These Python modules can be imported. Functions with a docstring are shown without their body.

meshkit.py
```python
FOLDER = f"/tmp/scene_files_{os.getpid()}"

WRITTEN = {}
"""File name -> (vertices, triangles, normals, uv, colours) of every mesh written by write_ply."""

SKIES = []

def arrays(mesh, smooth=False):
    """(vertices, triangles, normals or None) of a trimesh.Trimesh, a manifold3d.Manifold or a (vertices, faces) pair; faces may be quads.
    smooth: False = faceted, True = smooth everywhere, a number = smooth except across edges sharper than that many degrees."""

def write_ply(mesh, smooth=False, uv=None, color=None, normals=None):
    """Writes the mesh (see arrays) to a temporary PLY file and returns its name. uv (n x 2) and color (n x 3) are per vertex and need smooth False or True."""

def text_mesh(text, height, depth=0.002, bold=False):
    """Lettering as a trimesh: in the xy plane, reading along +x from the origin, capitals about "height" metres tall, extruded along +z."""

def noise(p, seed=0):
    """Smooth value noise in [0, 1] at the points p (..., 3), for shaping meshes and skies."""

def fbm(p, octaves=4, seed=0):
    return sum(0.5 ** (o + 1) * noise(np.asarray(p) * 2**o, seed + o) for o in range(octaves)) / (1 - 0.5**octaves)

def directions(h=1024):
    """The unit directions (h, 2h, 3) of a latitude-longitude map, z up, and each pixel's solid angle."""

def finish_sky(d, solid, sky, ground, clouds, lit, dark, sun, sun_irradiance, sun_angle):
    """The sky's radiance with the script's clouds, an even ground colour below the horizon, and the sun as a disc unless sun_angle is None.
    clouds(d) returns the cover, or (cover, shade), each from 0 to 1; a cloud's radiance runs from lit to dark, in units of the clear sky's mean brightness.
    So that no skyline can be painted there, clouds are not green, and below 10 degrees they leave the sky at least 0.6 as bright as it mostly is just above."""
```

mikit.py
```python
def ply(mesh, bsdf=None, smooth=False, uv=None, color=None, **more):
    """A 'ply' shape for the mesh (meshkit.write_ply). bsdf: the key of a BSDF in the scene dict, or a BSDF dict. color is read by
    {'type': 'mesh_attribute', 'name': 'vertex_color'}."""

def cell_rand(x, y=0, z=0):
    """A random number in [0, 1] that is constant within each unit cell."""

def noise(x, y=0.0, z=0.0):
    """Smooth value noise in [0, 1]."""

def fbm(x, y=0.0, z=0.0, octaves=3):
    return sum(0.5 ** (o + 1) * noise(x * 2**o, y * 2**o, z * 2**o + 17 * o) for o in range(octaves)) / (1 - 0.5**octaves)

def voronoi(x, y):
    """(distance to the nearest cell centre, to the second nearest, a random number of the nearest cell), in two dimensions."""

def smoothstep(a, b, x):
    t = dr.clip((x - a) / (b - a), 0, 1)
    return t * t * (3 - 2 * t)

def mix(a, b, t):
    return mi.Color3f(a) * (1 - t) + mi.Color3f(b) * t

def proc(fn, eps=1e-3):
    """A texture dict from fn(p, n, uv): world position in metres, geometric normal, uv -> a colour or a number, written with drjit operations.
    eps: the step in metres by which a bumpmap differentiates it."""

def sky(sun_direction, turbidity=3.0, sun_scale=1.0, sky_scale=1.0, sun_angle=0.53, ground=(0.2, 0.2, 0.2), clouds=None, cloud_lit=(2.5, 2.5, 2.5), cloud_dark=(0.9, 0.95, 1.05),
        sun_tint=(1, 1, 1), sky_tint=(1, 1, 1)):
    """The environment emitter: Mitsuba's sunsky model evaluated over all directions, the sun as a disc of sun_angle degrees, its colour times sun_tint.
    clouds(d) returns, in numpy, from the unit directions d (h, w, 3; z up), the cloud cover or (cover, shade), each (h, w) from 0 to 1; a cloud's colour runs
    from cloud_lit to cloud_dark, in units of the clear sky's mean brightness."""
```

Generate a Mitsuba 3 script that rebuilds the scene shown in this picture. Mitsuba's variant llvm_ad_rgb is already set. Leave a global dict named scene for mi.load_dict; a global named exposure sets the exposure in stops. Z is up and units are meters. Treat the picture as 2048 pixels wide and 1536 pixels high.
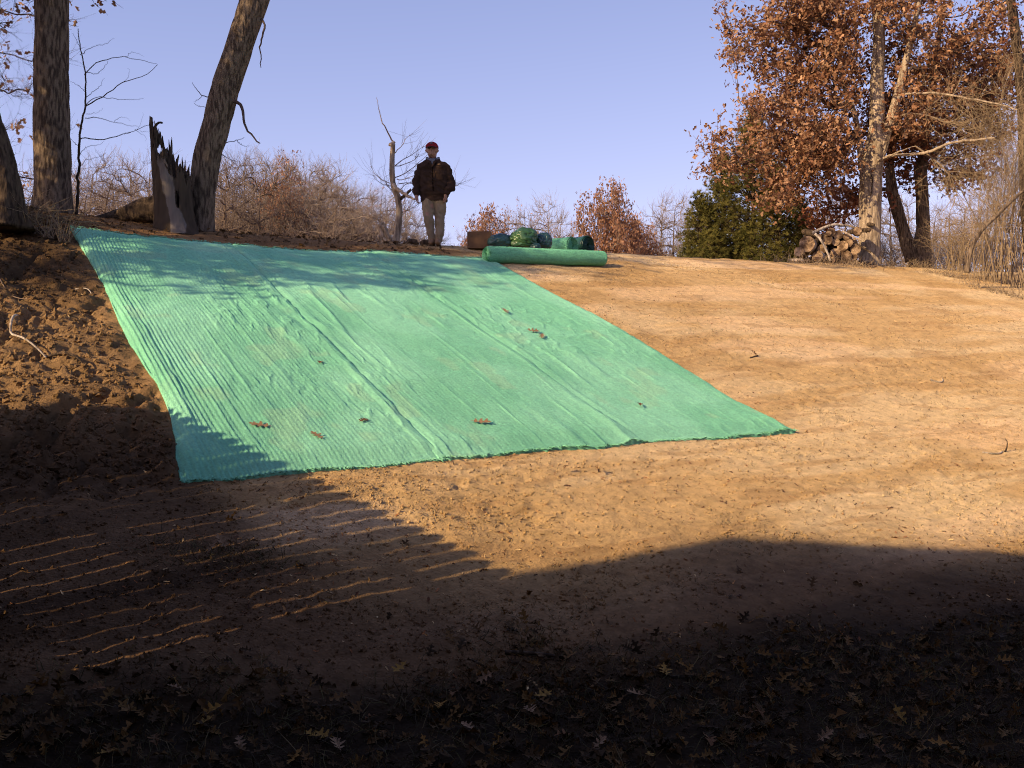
import math
import numpy as np
import trimesh
import manifold3d as m3
import drjit as dr
import mitsuba as mi
import mikit
import meshkit
from scipy.interpolate import PchipInterpolator
from mikit import noise, fbm, voronoi, smoothstep, mix

T = mi.ScalarTransform4f
PI = math.pi
EYE, F = 1.75, 1900.0          # eye height in metres, focal length in pixels of the 2048 wide photograph
AZ, EL = math.radians(50), math.radians(23)   # where the sunlight travels to (clockwise from +y), and the sun's elevation

scene, labels = {}, {}
scene['camera'] = {'type': 'perspective', 'fov': math.degrees(2 * math.atan(1024 / F)), 'fov_axis': 'x', 'near_clip': 0.05, 'far_clip': 2000.0,
                   'to_world': T().look_at(origin=[0, 0, EYE], target=[0, 10, EYE], up=[0, 0, 1])}
SUN = (-math.sin(AZ) * math.cos(EL), -math.cos(AZ) * math.cos(EL), math.sin(EL))
scene['sky'] = mikit.sky(SUN, turbidity=3, sun_scale=1.0, sky_scale=1.25, sun_tint=(1.0, 0.98, 0.94), sky_tint=(1.36, 0.97, 1.12), ground=(0.12, 0.09, 0.06))
exposure = 2.4

# ------------------------------------------------------------------ helpers
def key_for(name):
    if name not in labels and name not in scene and not any(k.startswith(name + '__') for k in scene):
        return name
    k = 1
    while True:
        n = f'{name}_{k:03d}'
        if n not in labels and n not in scene:
            return n
        k += 1

def thing(name, label, cat, group=None):
    k = key_for(name)
    labels[k] = {'label': label, 'category': cat}
    if group:
        labels[k]['group'] = group
    return k

def part(holder, name, mesh, mat, smooth=False, label=None, kind=None, **kw):
    k = f'{holder}__{name}'
    i = 0
    while k in scene:
        i += 1
        k = f'{holder}__{name}_{i:03d}'
    scene[k] = mikit.ply(mesh, mat, smooth=smooth, **kw)
    if label or kind:
        labels[k] = {}
        if label: labels[k]['label'] = label
        if kind: labels[k]['kind'] = kind
    return k

def single(name, mesh, mat, label, cat, group=None, smooth=False, kind=None, **kw):
    k = thing(name, label, cat, group)
    if kind: labels[k]['kind'] = kind
    scene[k] = mikit.ply(mesh, mat, smooth=smooth, **kw)
    return k

def at(px, py, d):
    """The point of the place that the photograph shows at a pixel, at the distance d."""
    return np.array([(px - 1024) / F * d, d, EYE - (py - 768) / F * d])

def cat_mesh(parts):
    off, V, Fc = 0, [], []
    for v, f in parts:
        V.append(v); Fc.append(np.asarray(f) + off); off += len(v)
    return np.vstack(V), np.vstack(Fc)

def tubes(P, R, sides=5, cap=True):
    """Many tubes at once: P (B, k, 3) points, R (B, k) radii."""
    P, R = np.asarray(P, float), np.asarray(R, float)
    if P.ndim == 2:
        P, R = P[None], R[None]
    B, k, _ = P.shape
    t = np.gradient(P, axis=1)
    t /= np.linalg.norm(t, axis=2, keepdims=True) + 1e-9
    mean = np.abs(P[:, -1] - P[:, 0])
    ref = np.eye(3)[np.argmin(mean, axis=1)][:, None, :]
    a = np.cross(t, ref); a /= np.linalg.norm(a, axis=2, keepdims=True) + 1e-9
    b = np.cross(t, a)
    ang = np.arange(sides) * 2 * PI / sides
    V = P[:, :, None, :] + R[:, :, None, None] * (np.cos(ang)[None, None, :, None] * a[:, :, None, :] + np.sin(ang)[None, None, :, None] * b[:, :, None, :])
    V = V.reshape(B, k * sides, 3)
    i, j = np.meshgrid(np.arange(k - 1), np.arange(sides), indexing='ij')
    q = np.stack([i * sides + j, i * sides + (j + 1) % sides, (i + 1) * sides + (j + 1) % sides, (i + 1) * sides + j], -1).reshape(-1, 4)
    f = np.vstack([q[:, [0, 1, 2]], q[:, [0, 2, 3]]])
    n = k * sides
    if cap:
        V = np.concatenate([V, P[:, :1], P[:, -1:]], axis=1)
        c = np.arange(sides)
        f = np.vstack([f, np.stack([(c + 1) % sides, c, c * 0 + n], 1), np.stack([c + (k - 1) * sides, (c + 1) % sides + (k - 1) * sides, c * 0 + n + 1], 1)])
        n += 2
    f = (f[None] + (np.arange(B) * n)[:, None, None]).reshape(-1, 3)
    return V.reshape(-1, 3), f[:, ::-1]

def spline(pts, n):
    pts = np.asarray(pts, float)
    s = np.r_[0, np.cumsum(np.linalg.norm(np.diff(pts[:, :3], axis=0), axis=1))]
    return PchipInterpolator(s, pts)(np.linspace(0, s[-1], n))

def rot_random(rng, n):
    q = rng.normal(size=(n, 4)); q /= np.linalg.norm(q, axis=1, keepdims=True)
    w, x, y, z = q.T
    return np.stack([np.stack([1 - 2 * (y * y + z * z), 2 * (x * y - z * w), 2 * (x * z + y * w)], -1),
                     np.stack([2 * (x * y + z * w), 1 - 2 * (x * x + z * z), 2 * (y * z - x * w)], -1),
                     np.stack([2 * (x * z - y * w), 2 * (y * z + x * w), 1 - 2 * (x * x + y * y)], -1)], 1)

def scatter(template, M, pos, scale):
    """Copies of a small mesh: M (n,3,3) turns, pos (n,3), scale (n,) or (n,3)."""
    v, f = template
    s = np.asarray(scale)
    s = s[:, None, None] if s.ndim == 1 else s[:, None, :]
    V = np.einsum('nij,nvj->nvi', M, v[None] * s) + pos[:, None, :]
    Fc = (f[None] + (np.arange(len(pos)) * len(v))[:, None, None]).reshape(-1, 3)
    return V.reshape(-1, 3), Fc

def hull_chain(joints, bones, refine=0.02, smooth=6):
    """One continuous surface from joints {name: (x, y, z, r)} and bones."""
    man = m3.Manifold()
    for a, b in bones:
        pa, pb = joints[a], joints[b]
        s = [m3.Manifold.sphere(p[3], 20).translate([float(c) for c in p[:3]]) for p in (pa, pb)]
        man = man + m3.Manifold.batch_hull(s)
    man = man.refine_to_length(refine)
    m = man.to_mesh()
    tm = trimesh.Trimesh(m.vert_properties[:, :3], m.tri_verts, process=True)
    if smooth:
        trimesh.smoothing.filter_taubin(tm, iterations=smooth)
    return tm

# ------------------------------------------------------------------ the lie of the land
BLc = np.array([-2.38, 6.85]); UD = np.array([-.533, .846]); VD = np.array([.846, .533])   # foot of the blanket; uphill; along the slope
FU = PchipInterpolator([-60, -8, -5, -3.5, -2, 0, 3, 6.46, 7.5, 8.4, 10, 14, 30, 60, 400], [-1.2, -.3, -.08, .08, .42, 1.02, 2.25, 3.6, 3.93, 4.05, 4.05, 3.8, 3.0, 2.4, 2.4])

def to_uv(x, y):
    dx, dy = np.asarray(x) - BLc[0], np.asarray(y) - BLc[1]
    return dx * UD[0] + dy * UD[1], dx * VD[0] + dy * VD[1]

def to_xy(u, v):
    return BLc[0] + u * UD[0] + v * VD[0], BLc[1] + u * UD[1] + v * VD[1]

def sst(a, b, x):
    t = np.clip((x - a) / (b - a), 0, 1)
    return t * t * (3 - 2 * t)

def land(x, y):
    """Graded ground without clods."""
    u, v = to_uv(x, y)
    z = FU(np.clip(u, -60, 400)) + .035 * np.clip(v, -30, 40)
    z = z + .22 * sst(3.5, -1, v) * sst(4.5, 7, u) * sst(60, 14, u)
    p = np.stack([np.asarray(x, float), np.asarray(y, float), 0 * np.asarray(x, float)], -1)
    z = z + .10 * (meshkit.fbm(p / 2.1, 2, 3) - .5)
    return z

EDGE = PchipInterpolator([-.5, 0, .75, 1.5, 2.95, 4.35, 6.5, 8], [0, 0, .12, .20, .15, .20, .09, .05])
def rough(x, y):
    """Clods, ruts and footprints on top."""
    u, v = to_uv(x, y)
    x, y = np.asarray(x, float), np.asarray(y, float)
    p = np.stack([x, y, 0 * x], -1)
    inside = sst(-.10, .04, v - EDGE(np.clip(u, -.5, 8))) * sst(6.6, 6.25, v) * sst(-.25, .1, u) * sst(6.8, 6.3, u)
    bank = sst(.28, -.12, v - EDGE(np.clip(u, -.5, 8))) * sst(-.5, .5, u)
    amount = (.30 + .55 * sst(.42, .62, meshkit.fbm(p / .9, 2, 8)) * sst(9.5, 6.5, u + 0 * x)) * (1 - .5 * sst(1.0, 2.5, u) * sst(5.5, 6.5, v))
    z = (.035 * (meshkit.fbm(p / .33, 2, 5) - .5) + (.034 * (meshkit.noise(p / .085, 11) - .5) ** 3 * 8 + .014 * (meshkit.noise(p / np.array([.16, .12, 1]), 14) - .5)) * amount + .014 * (meshkit.noise(p / .04, 12) - .5) * amount)
    st = np.stack([u / .28, v / 2.6, 0 * x], -1)
    z = z + .022 * (meshkit.fbm(st, 2, 21) - .5) * sst(-2, .5, u)
    z = z + bank * (.15 * (meshkit.fbm(p / .42, 4, 31) - .5) + .05 * (meshkit.noise(p / .055, 37) - .5) - .10 * sst(.10, .0, np.abs(meshkit.fbm(p / .30, 2, 35) - .5)) * sst(.5, .6, meshkit.noise(p / .5, 36)) + .10 * (meshkit.noise(p / .12, 33) - .5) ** 3 * 6)
    return z * (1 - inside) - .015 * inside

def ground_z(x, y):
    return land(x, y) + rough(x, y)

def grow_axis(a, b, step, far_lo, far_hi):
    mid = np.arange(a, b, step)
    lo, hi = [], []
    s, c = step, a
    while c > far_lo:
        s *= 1.16; c -= s; lo.append(c)
    s, c = step, mid[-1]
    while c < far_hi:
        s *= 1.12; c += s; hi.append(c)
    return np.r_[lo[::-1], mid, hi]

gx = grow_axis(-7.5, 8.5, .034, -420, 420)
gy = np.r_[grow_axis(3.6, 11.5, .03, -60, 3.7)[:-1]]
gy = gy[gy < 11.5]
ext = [11.5]
while ext[-1] < 24: ext.append(ext[-1] + .03 + .02 * sst(11.5, 13, ext[-1]))
while ext[-1] < 600: ext.append(ext[-1] + .05 + (ext[-1] - 24) * .12)
gy = np.r_[gy, ext]
GX, GY = np.meshgrid(gx, gy, indexing='xy')
gv = np.stack([GX, GY, ground_z(GX, GY)], -1).reshape(-1, 3)
nx_, ny_ = len(gx), len(gy)
ii, jj = np.meshgrid(np.arange(ny_ - 1), np.arange(nx_ - 1), indexing='ij')
q = np.stack([ii * nx_ + jj, ii * nx_ + jj + 1, (ii + 1) * nx_ + jj + 1, (ii + 1) * nx_ + jj], -1).reshape(-1, 4)
ground_faces = np.vstack([q[:, [0, 1, 2]], q[:, [0, 2, 3]]])

# ------------------------------------------------------------------ materials
def rgb(c):
    return {'type': 'rgb', 'value': list(map(float, c))}

def matte(fn, rough_=.95, spec=.15, bump=None, scale=.004, eps=2e-3):
    b = {'type': 'principled', 'base_color': mikit.proc(fn) if callable(fn) else rgb(fn), 'roughness': rough_, 'specular': spec}
    if bump:
        b = {'type': 'bumpmap', 'arbitrary': mikit.proc(bump, eps), 'scale': scale, 'bsdf': b}
    return {'type': 'twosided', 'bsdf': b}

def uv_of(p):
    dx, dy = p.x - float(BLc[0]), p.y - float(BLc[1])
    return dx * float(UD[0]) + dy * float(UD[1]), dx * float(VD[0]) + dy * float(VD[1])

def soil(p, n, uv):
    u, v = uv_of(p)
    big = fbm(p.x * .55, p.y * .55, 3.0, 3)
    streak = fbm(u * 2.6 + .6 * noise(p.x * .7, p.y * .7), v * .33, 7.0, 3)
    fine = fbm(p.x * 17, p.y * 17, p.z * 17, 3)
    grain = noise(p.x * 90, p.y * 90, p.z * 90)
    c = mix((.395, .264, .126), (.455, .333, .185), smoothstep(.42, .66, streak))
    c = mix(c, (.29, .178, .072), smoothstep(.50, .70, big) * .6)
    c = mix(c, (.54, .38, .225), smoothstep(.60, .72, fbm(u * 1.3 + 9, v * .22, 2.0, 2)) * .5)
    c = mix(c, (.27, .155, .065), smoothstep(.56, .68, fbm(u * 8 + 2 * noise(p.x, p.y), v * 1.1, 5.0, 3)) * .4)
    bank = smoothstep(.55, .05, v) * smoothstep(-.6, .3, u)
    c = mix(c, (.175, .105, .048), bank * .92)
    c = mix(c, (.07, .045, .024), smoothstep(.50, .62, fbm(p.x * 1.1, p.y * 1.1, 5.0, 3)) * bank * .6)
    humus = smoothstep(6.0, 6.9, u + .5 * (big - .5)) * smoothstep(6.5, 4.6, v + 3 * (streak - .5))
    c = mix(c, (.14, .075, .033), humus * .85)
    bank_shade = smoothstep(2.0, .6, u + 1.0 * (big - .5)) * smoothstep(.5, -.1, v + .8 * (streak - .5))  # shade painted into the soil colour of the lower left bank
    c = mix(c, (.056, .033, .017), bank_shade * .9)
    foot = smoothstep(1.0, -.3, p.y - 6.05 - .33 * p.x - .42 * dr.maximum(-p.x, 0) + 1.6 * (big - .5))  # soil colour darkened to deepen the shade of house and fence
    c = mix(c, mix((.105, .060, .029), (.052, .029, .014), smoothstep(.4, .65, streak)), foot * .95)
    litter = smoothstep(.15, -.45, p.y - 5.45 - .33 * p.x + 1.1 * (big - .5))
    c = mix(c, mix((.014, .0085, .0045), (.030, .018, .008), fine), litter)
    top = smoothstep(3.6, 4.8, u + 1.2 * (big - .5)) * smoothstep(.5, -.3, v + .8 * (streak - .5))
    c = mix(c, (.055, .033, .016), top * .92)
    far = smoothstep(11, 22, u)
    c = mix(c, (.30, .19, .085), far)
    return c * (.50 + .66 * fine + .36 * grain)

def soil_bump(p, n, uv):
    return fbm(p.x * 38, p.y * 38, p.z * 38, 3) + .5 * noise(p.x * 120, p.y * 120, p.z * 120)

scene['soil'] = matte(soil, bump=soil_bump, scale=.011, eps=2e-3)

def blanket_colour(p, n, uv):
    u, v = uv_of(p)
    big = fbm(u * .9, v * 1.6, 3.0, 3)
    f = fbm(p.x * 60, p.y * 60, p.z * 60, 2)
    c = mix((.150, .41, .262), (.200, .485, .325), smoothstep(.35, .65, big))
    dust = smoothstep(.62, .75, fbm(u * 2.2 + 4, v * 3.1, 1.0, 3))
    c = mix(c, (.27, .42, .27), dust * .3)
    return c * (.78 + .44 * f)

def blanket_bump(p, n, uv):
    return fbm(p.x * 70, p.y * 70, p.z * 70, 2)

scene['blanket_fibre'] = matte(blanket_colour, bump=blanket_bump, scale=.006)
scene['roll_fibre'] = matte(lambda p, n, uv: mix((.11, .36, .20), (.17, .46, .28), fbm(p.x * 14, p.y * 14, p.z * 14, 3)) * (.75 + .5 * noise(p.x * 70, p.y * 70, p.z * 70)),
                            bump=lambda p, n, uv: fbm(p.x * 45, p.y * 45, p.z * 45, 3), scale=.012)

def bark_fn(dark, light, zs=7.0, xs=46.0):
    def fn(p, n, uv):
        w = fbm(p.x * xs + 2 * noise(p.x * 6, p.y * 6, p.z * 3), p.y * xs, p.z * zs, 3)
        g = noise(p.x * 90, p.y * 90, p.z * 50)
        c = mix(dark, light, smoothstep(.30, .68, w))
        return c * (.72 + .3 * g + .35 * fbm(p.x * 3, p.y * 3, p.z * 1.6, 2))
    return fn

def bark_bump(p, n, uv):
    return fbm(p.x * 30, p.y * 30, p.z * 6, 3)

scene['bark'] = matte(bark_fn((.05, .035, .025), (.175, .13, .09)), bump=bark_bump, scale=.02)
scene['oak_bark'] = matte(bark_fn((.16, .12, .085), (.36, .285, .205), 3.5, 26), bump=bark_bump, scale=.02)
scene['dark_bark'] = matte(bark_fn((.030, .021, .015), (.085, .06, .04)), bump=bark_bump, scale=.02)
scene['twig'] = matte((.20, .145, .105))
scene['dark_twig'] = matte((.085, .06, .05))
scene['thicket_twig'] = matte(lambda p, n, uv: mix((.17, .12, .075), (.33, .25, .165), noise(p.x * 5, p.y * 5, p.z * 3)))
scene['far_twig'] = matte(lambda p, n, uv: mix((.15, .118, .10), (.28, .225, .19), noise(p.x * .35, p.y * .35, p.z * .3)))
scene['far_bark'] = matte(lambda p, n, uv: mix((.08, .058, .046), (.16, .12, .095), noise(p.x * 2, p.y * 2, p.z * .7)))
scene['pale_wood'] = matte(bark_fn((.30, .225, .15), (.56, .45, .33), 3, 40), bump=bark_bump, scale=.008)
scene['grey_wood'] = matte(bark_fn((.20, .165, .13), (.42, .36, .295), 4, 40), bump=bark_bump, scale=.01)

def end_grain(p, n, uv):
    r = noise(p.x * 22, p.y * 22, p.z * 22)
    return mix((.10, .06, .034), (.40, .275, .165), smoothstep(.3, .7, fbm(p.x * 9, p.y * 9, p.z * 9, 3))) * (.6 + .6 * r)
scene['cut_wood'] = matte(end_grain)

def leaf_mat(trans=.35):
    return {'type': 'principledthin', 'base_color': {'type': 'mesh_attribute', 'name': 'vertex_color'}, 'roughness': .75, 'diff_trans': trans, 'spec_trans': 0.0, 'eta': 1.3}
scene['leaf'] = leaf_mat(.6)
scene['dry_leaf'] = {'type': 'twosided', 'bsdf': {'type': 'principled', 'base_color': {'type': 'mesh_attribute', 'name': 'vertex_color'}, 'roughness': .8, 'specular': .2}}

# ------------------------------------------------------------------ ground
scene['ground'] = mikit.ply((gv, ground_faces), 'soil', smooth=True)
labels['ground'] = {'label': 'graded sandy brown hillside rising to a crest under the trees', 'category': 'ground', 'kind': 'structure'}

# ------------------------------------------------------------------ leaf shapes
def leaf_template(detail=True, seed=0):
    """A lobed oak leaf about one unit long, in the xy plane, lightly curled."""
    rng = np.random.default_rng(seed)
    if detail:
        side = [(.0, .015), (.14, .03), (.20, .16), (.27, .17), (.33, .06), (.40, .07), (.46, .27), (.55, .29), (.58, .09), (.66, .08), (.74, .23), (.82, .20), (.84, .07), (.92, .08), (1.0, .01)]
    else:
        side = [(.0, .03), (.25, .20), (.4, .10), (.6, .30), (.8, .14), (1.0, .02)]
    s = np.array(side)
    l, r = s.copy(), s.copy()
    l[:, 1] *= 1 + .25 * rng.normal(size=len(s)); r[:, 1] *= -(1 + .25 * rng.normal(size=len(s)))
    mid = np.stack([s[:, 0], s[:, 0] * 0], 1)
    v = np.vstack([l, mid, r]); n = len(s)
    z = .9 * np.abs(v[:, 1]) ** 1.2 * rng.uniform(.2, 1.1) + rng.uniform(-.4, .5) * (v[:, 0] - .5) ** 2
    f = []
    for i in range(n - 1):
        f += [(i, i + n, i + 1), (i + 1, i + n, i + n + 1), (i + n, i + 2 * n, i + n + 1), (i + n + 1, i + 2 * n, i + 2 * n + 1)]
    return np.c_[v[:, 0] - .5, v[:, 1], z], np.array(f)

LEAVES = [leaf_template(True, s) for s in range(6)]
SMALL = (np.array([[-.5, 0, 0], [-.1, .30, .08], [.1, .12, .0], [.35, .22, .06], [.5, 0, -.05], [.3, -.24, .06], [.05, -.10, 0], [-.15, -.3, .1]]), np.array([[0, 2, 1], [0, 6, 2], [0, 7, 6], [2, 4, 3], [2, 6, 4], [6, 5, 4]]))

def colours(rng, n, per, palette, jitter=.2):
    pal = np.array(palette)
    c = pal[rng.integers(0, len(pal), n)] * (1 + jitter * rng.normal(size=(n, 1))).clip(.4, 1.8)
    return np.repeat(c, per, axis=0)

RUST = [(.345, .19, .11), (.29, .15, .082), (.41, .255, .155), (.23, .112, .06), (.37, .22, .13), (.16, .075, .045)]

# ------------------------------------------------------------------ trees
def skeleton(rng, stems, att, tip=.006, attach=.3, droop=0.0, kink=.12, up=.35, cap=.5):
    """Grows branches from the stems (n x 4: x, y, z, radius) to the points att, nearest first. Returns (P, R) of the branches and the ends."""
    pos, par, rad0, depth = [], [], [], []
    for s in stems:
        n0 = len(pos)
        L = len(s)
        for i, p in enumerate(s):
            pos.append(p[:3]); rad0.append(p[3]); depth.append(0.0 if i >= attach * L else 1e3)
            par.append(n0 + i - 1 if i else -1)
    cap_n = len(att) * 4 + len(pos)
    pos = np.array(pos + [[0, 0, 0]] * (cap_n - len(pos)), float)
    depth = np.array(depth + [0.0] * (cap_n - len(depth)))
    nstem = len(par)
    par = list(par) + [-1] * (cap_n - nstem)
    free = nstem
    st = pos[:nstem][depth[:nstem] < 1]
    dist = np.min(np.linalg.norm(att[:, None] - st[None], axis=2), axis=1)
    paths = []
    for k in np.argsort(dist * (1 + .15 * rng.normal(size=len(att)))):
        a = att[k]
        d = a - pos[:free]
        L = np.linalg.norm(d, axis=1)
        cost = L * (1 + up * np.clip(-d[:, 2] / (L + 1e-6) + .1, 0, 2)) + .28 * depth[:free]
        j = int(np.argmin(cost))
        p = pos[j]
        L = L[j]
        pd = p - pos[par[j]] if par[j] >= 0 and j >= nstem else np.array([0, 0, 1.0])
        pd = pd / (np.linalg.norm(pd) + 1e-9)
        c1 = p + pd * L * .28 + (a - p) * .12 + np.array([0, 0, -droop * L])
        t = np.array([.25, .5, .75, 1.0])[:, None]
        pts = (1 - t) ** 2 * p + 2 * t * (1 - t) * (c1 * .6 + (p + a) / 2 * .4) + t * t * a
        pts[:3] += rng.normal(size=(3, 3)) * L * kink * .5
        idx = [j]
        for i in range(4):
            pos[free] = pts[i]; par[free] = idx[-1]; depth[free] = depth[j] + L * (i + 1) / 4
            idx.append(free); free += 1
        paths.append(idx)
    cnt = np.zeros(free)
    for idx in paths:
        cnt[idx[-1]] += 1
    for i in range(free - 1, nstem - 1, -1):
        cnt[par[i]] += cnt[i]
    r = tip * np.sqrt(np.maximum(cnt, 1.0)) * (1 + .12 * np.maximum(cnt - 1, 0) ** .3)
    for i in range(nstem):
        r[i] = rad0[i]
    P = np.array([pos[idx] for idx in paths]); R = np.array([r[idx] for idx in paths])
    R[:, 0] = np.minimum(R[:, 1] * 1.15, R[:, 0] * 1.0)
    R = np.minimum(R, cap * max(rad0))
    R[:, -1] = np.minimum(R[:, -1], np.maximum(R[:, -2] * .75, tip * .5))
    return P, R

def resample(P, R, n=7):
    """Smooth the five point branches into n points."""
    t = np.linspace(0, 1, P.shape[1]); s = np.linspace(0, 1, n)
    return PchipInterpolator(t, P, axis=1)(s), np.stack([np.interp(s, t, r) for r in R])

def twigs(rng, P, per=3, length=.35, r=.003, up=.3, spread=1.0):
    B = len(P) * per
    i = np.repeat(np.arange(len(P)), per)
    t = rng.uniform(.25, 1, B) * (P.shape[1] - 1)
    a = np.floor(t).astype(int).clip(0, P.shape[1] - 2)
    w = (t - a)[:, None]
    o = P[i, a] * (1 - w) + P[i, a + 1] * w
    d = P[i, a + 1] - P[i, a]; d /= np.linalg.norm(d, axis=1, keepdims=True) + 1e-9
    d = d + spread * rng.normal(size=(B, 3)) * .7 + [0, 0, up]
    d /= np.linalg.norm(d, axis=1, keepdims=True)
    L = (length * rng.uniform(.4, 1.3, B))[:, None]
    b = rng.normal(size=(B, 3)) * L * .12
    Q = np.stack([o, o + d * L * .5 + b, o + d * L + b * .5 + np.array([0, 0, .1]) * L], 1)
    return Q, np.tile(np.array([r, r * .8, r * .4]), (B, 1))

def ellipsoid(rng, c, rad, n, shell=.5):
    d = rng.normal(size=(n, 3)); d /= np.linalg.norm(d, axis=1, keepdims=True)
    return np.array(c) + d * np.array(rad) * (rng.uniform(0, 1, (n, 1)) ** shell)

def trunk_mesh(pts, sides=36, seg=.05, rough_=.018, flare=.25, seed=0, base_z=None):
    """A bark covered trunk along pts (n x 4), wider at its foot, with ridged bark in relief."""
    L = np.sum(np.linalg.norm(np.diff(np.array(pts)[:, :3], axis=0), axis=1))
    s = spline(pts, max(8, int(L / seg)))
    h = np.linspace(0, L, len(s))
    P, r = s[:, :3], s[:, 3] * (1 + flare * np.exp(-h / .28))
    v, f = tubes(P, r, sides)
    n = len(s) * sides
    c = np.repeat(P, sides, axis=0)
    d = v[:n] - c
    a = np.tile(np.arange(sides) * 2 * PI / sides, len(s)); hh = np.repeat(h, sides)
    co = np.stack([np.cos(a) * 3.2, np.sin(a) * 3.2, hh * 1.8], -1)
    ridge = np.abs(meshkit.noise(co * np.array([1.6, 1.6, 1.1]) + seed, seed) - .5) * 2
    lump = meshkit.fbm(np.stack([np.cos(a), np.sin(a), hh * .9], -1) * 1.2 + 7 * seed, 2, seed) - .5
    roots = np.exp(-hh / .22) * .22 * np.sin(a * 4 + seed)
    k = 1 + (-rough_ * (1 - np.minimum(ridge * 3, 1))) / (np.linalg.norm(d, axis=1) + 1e-6) + lump * .18 + roots * (flare > .1)
    v[:n] = c + d * k[:, None]
    return v, f

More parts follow.
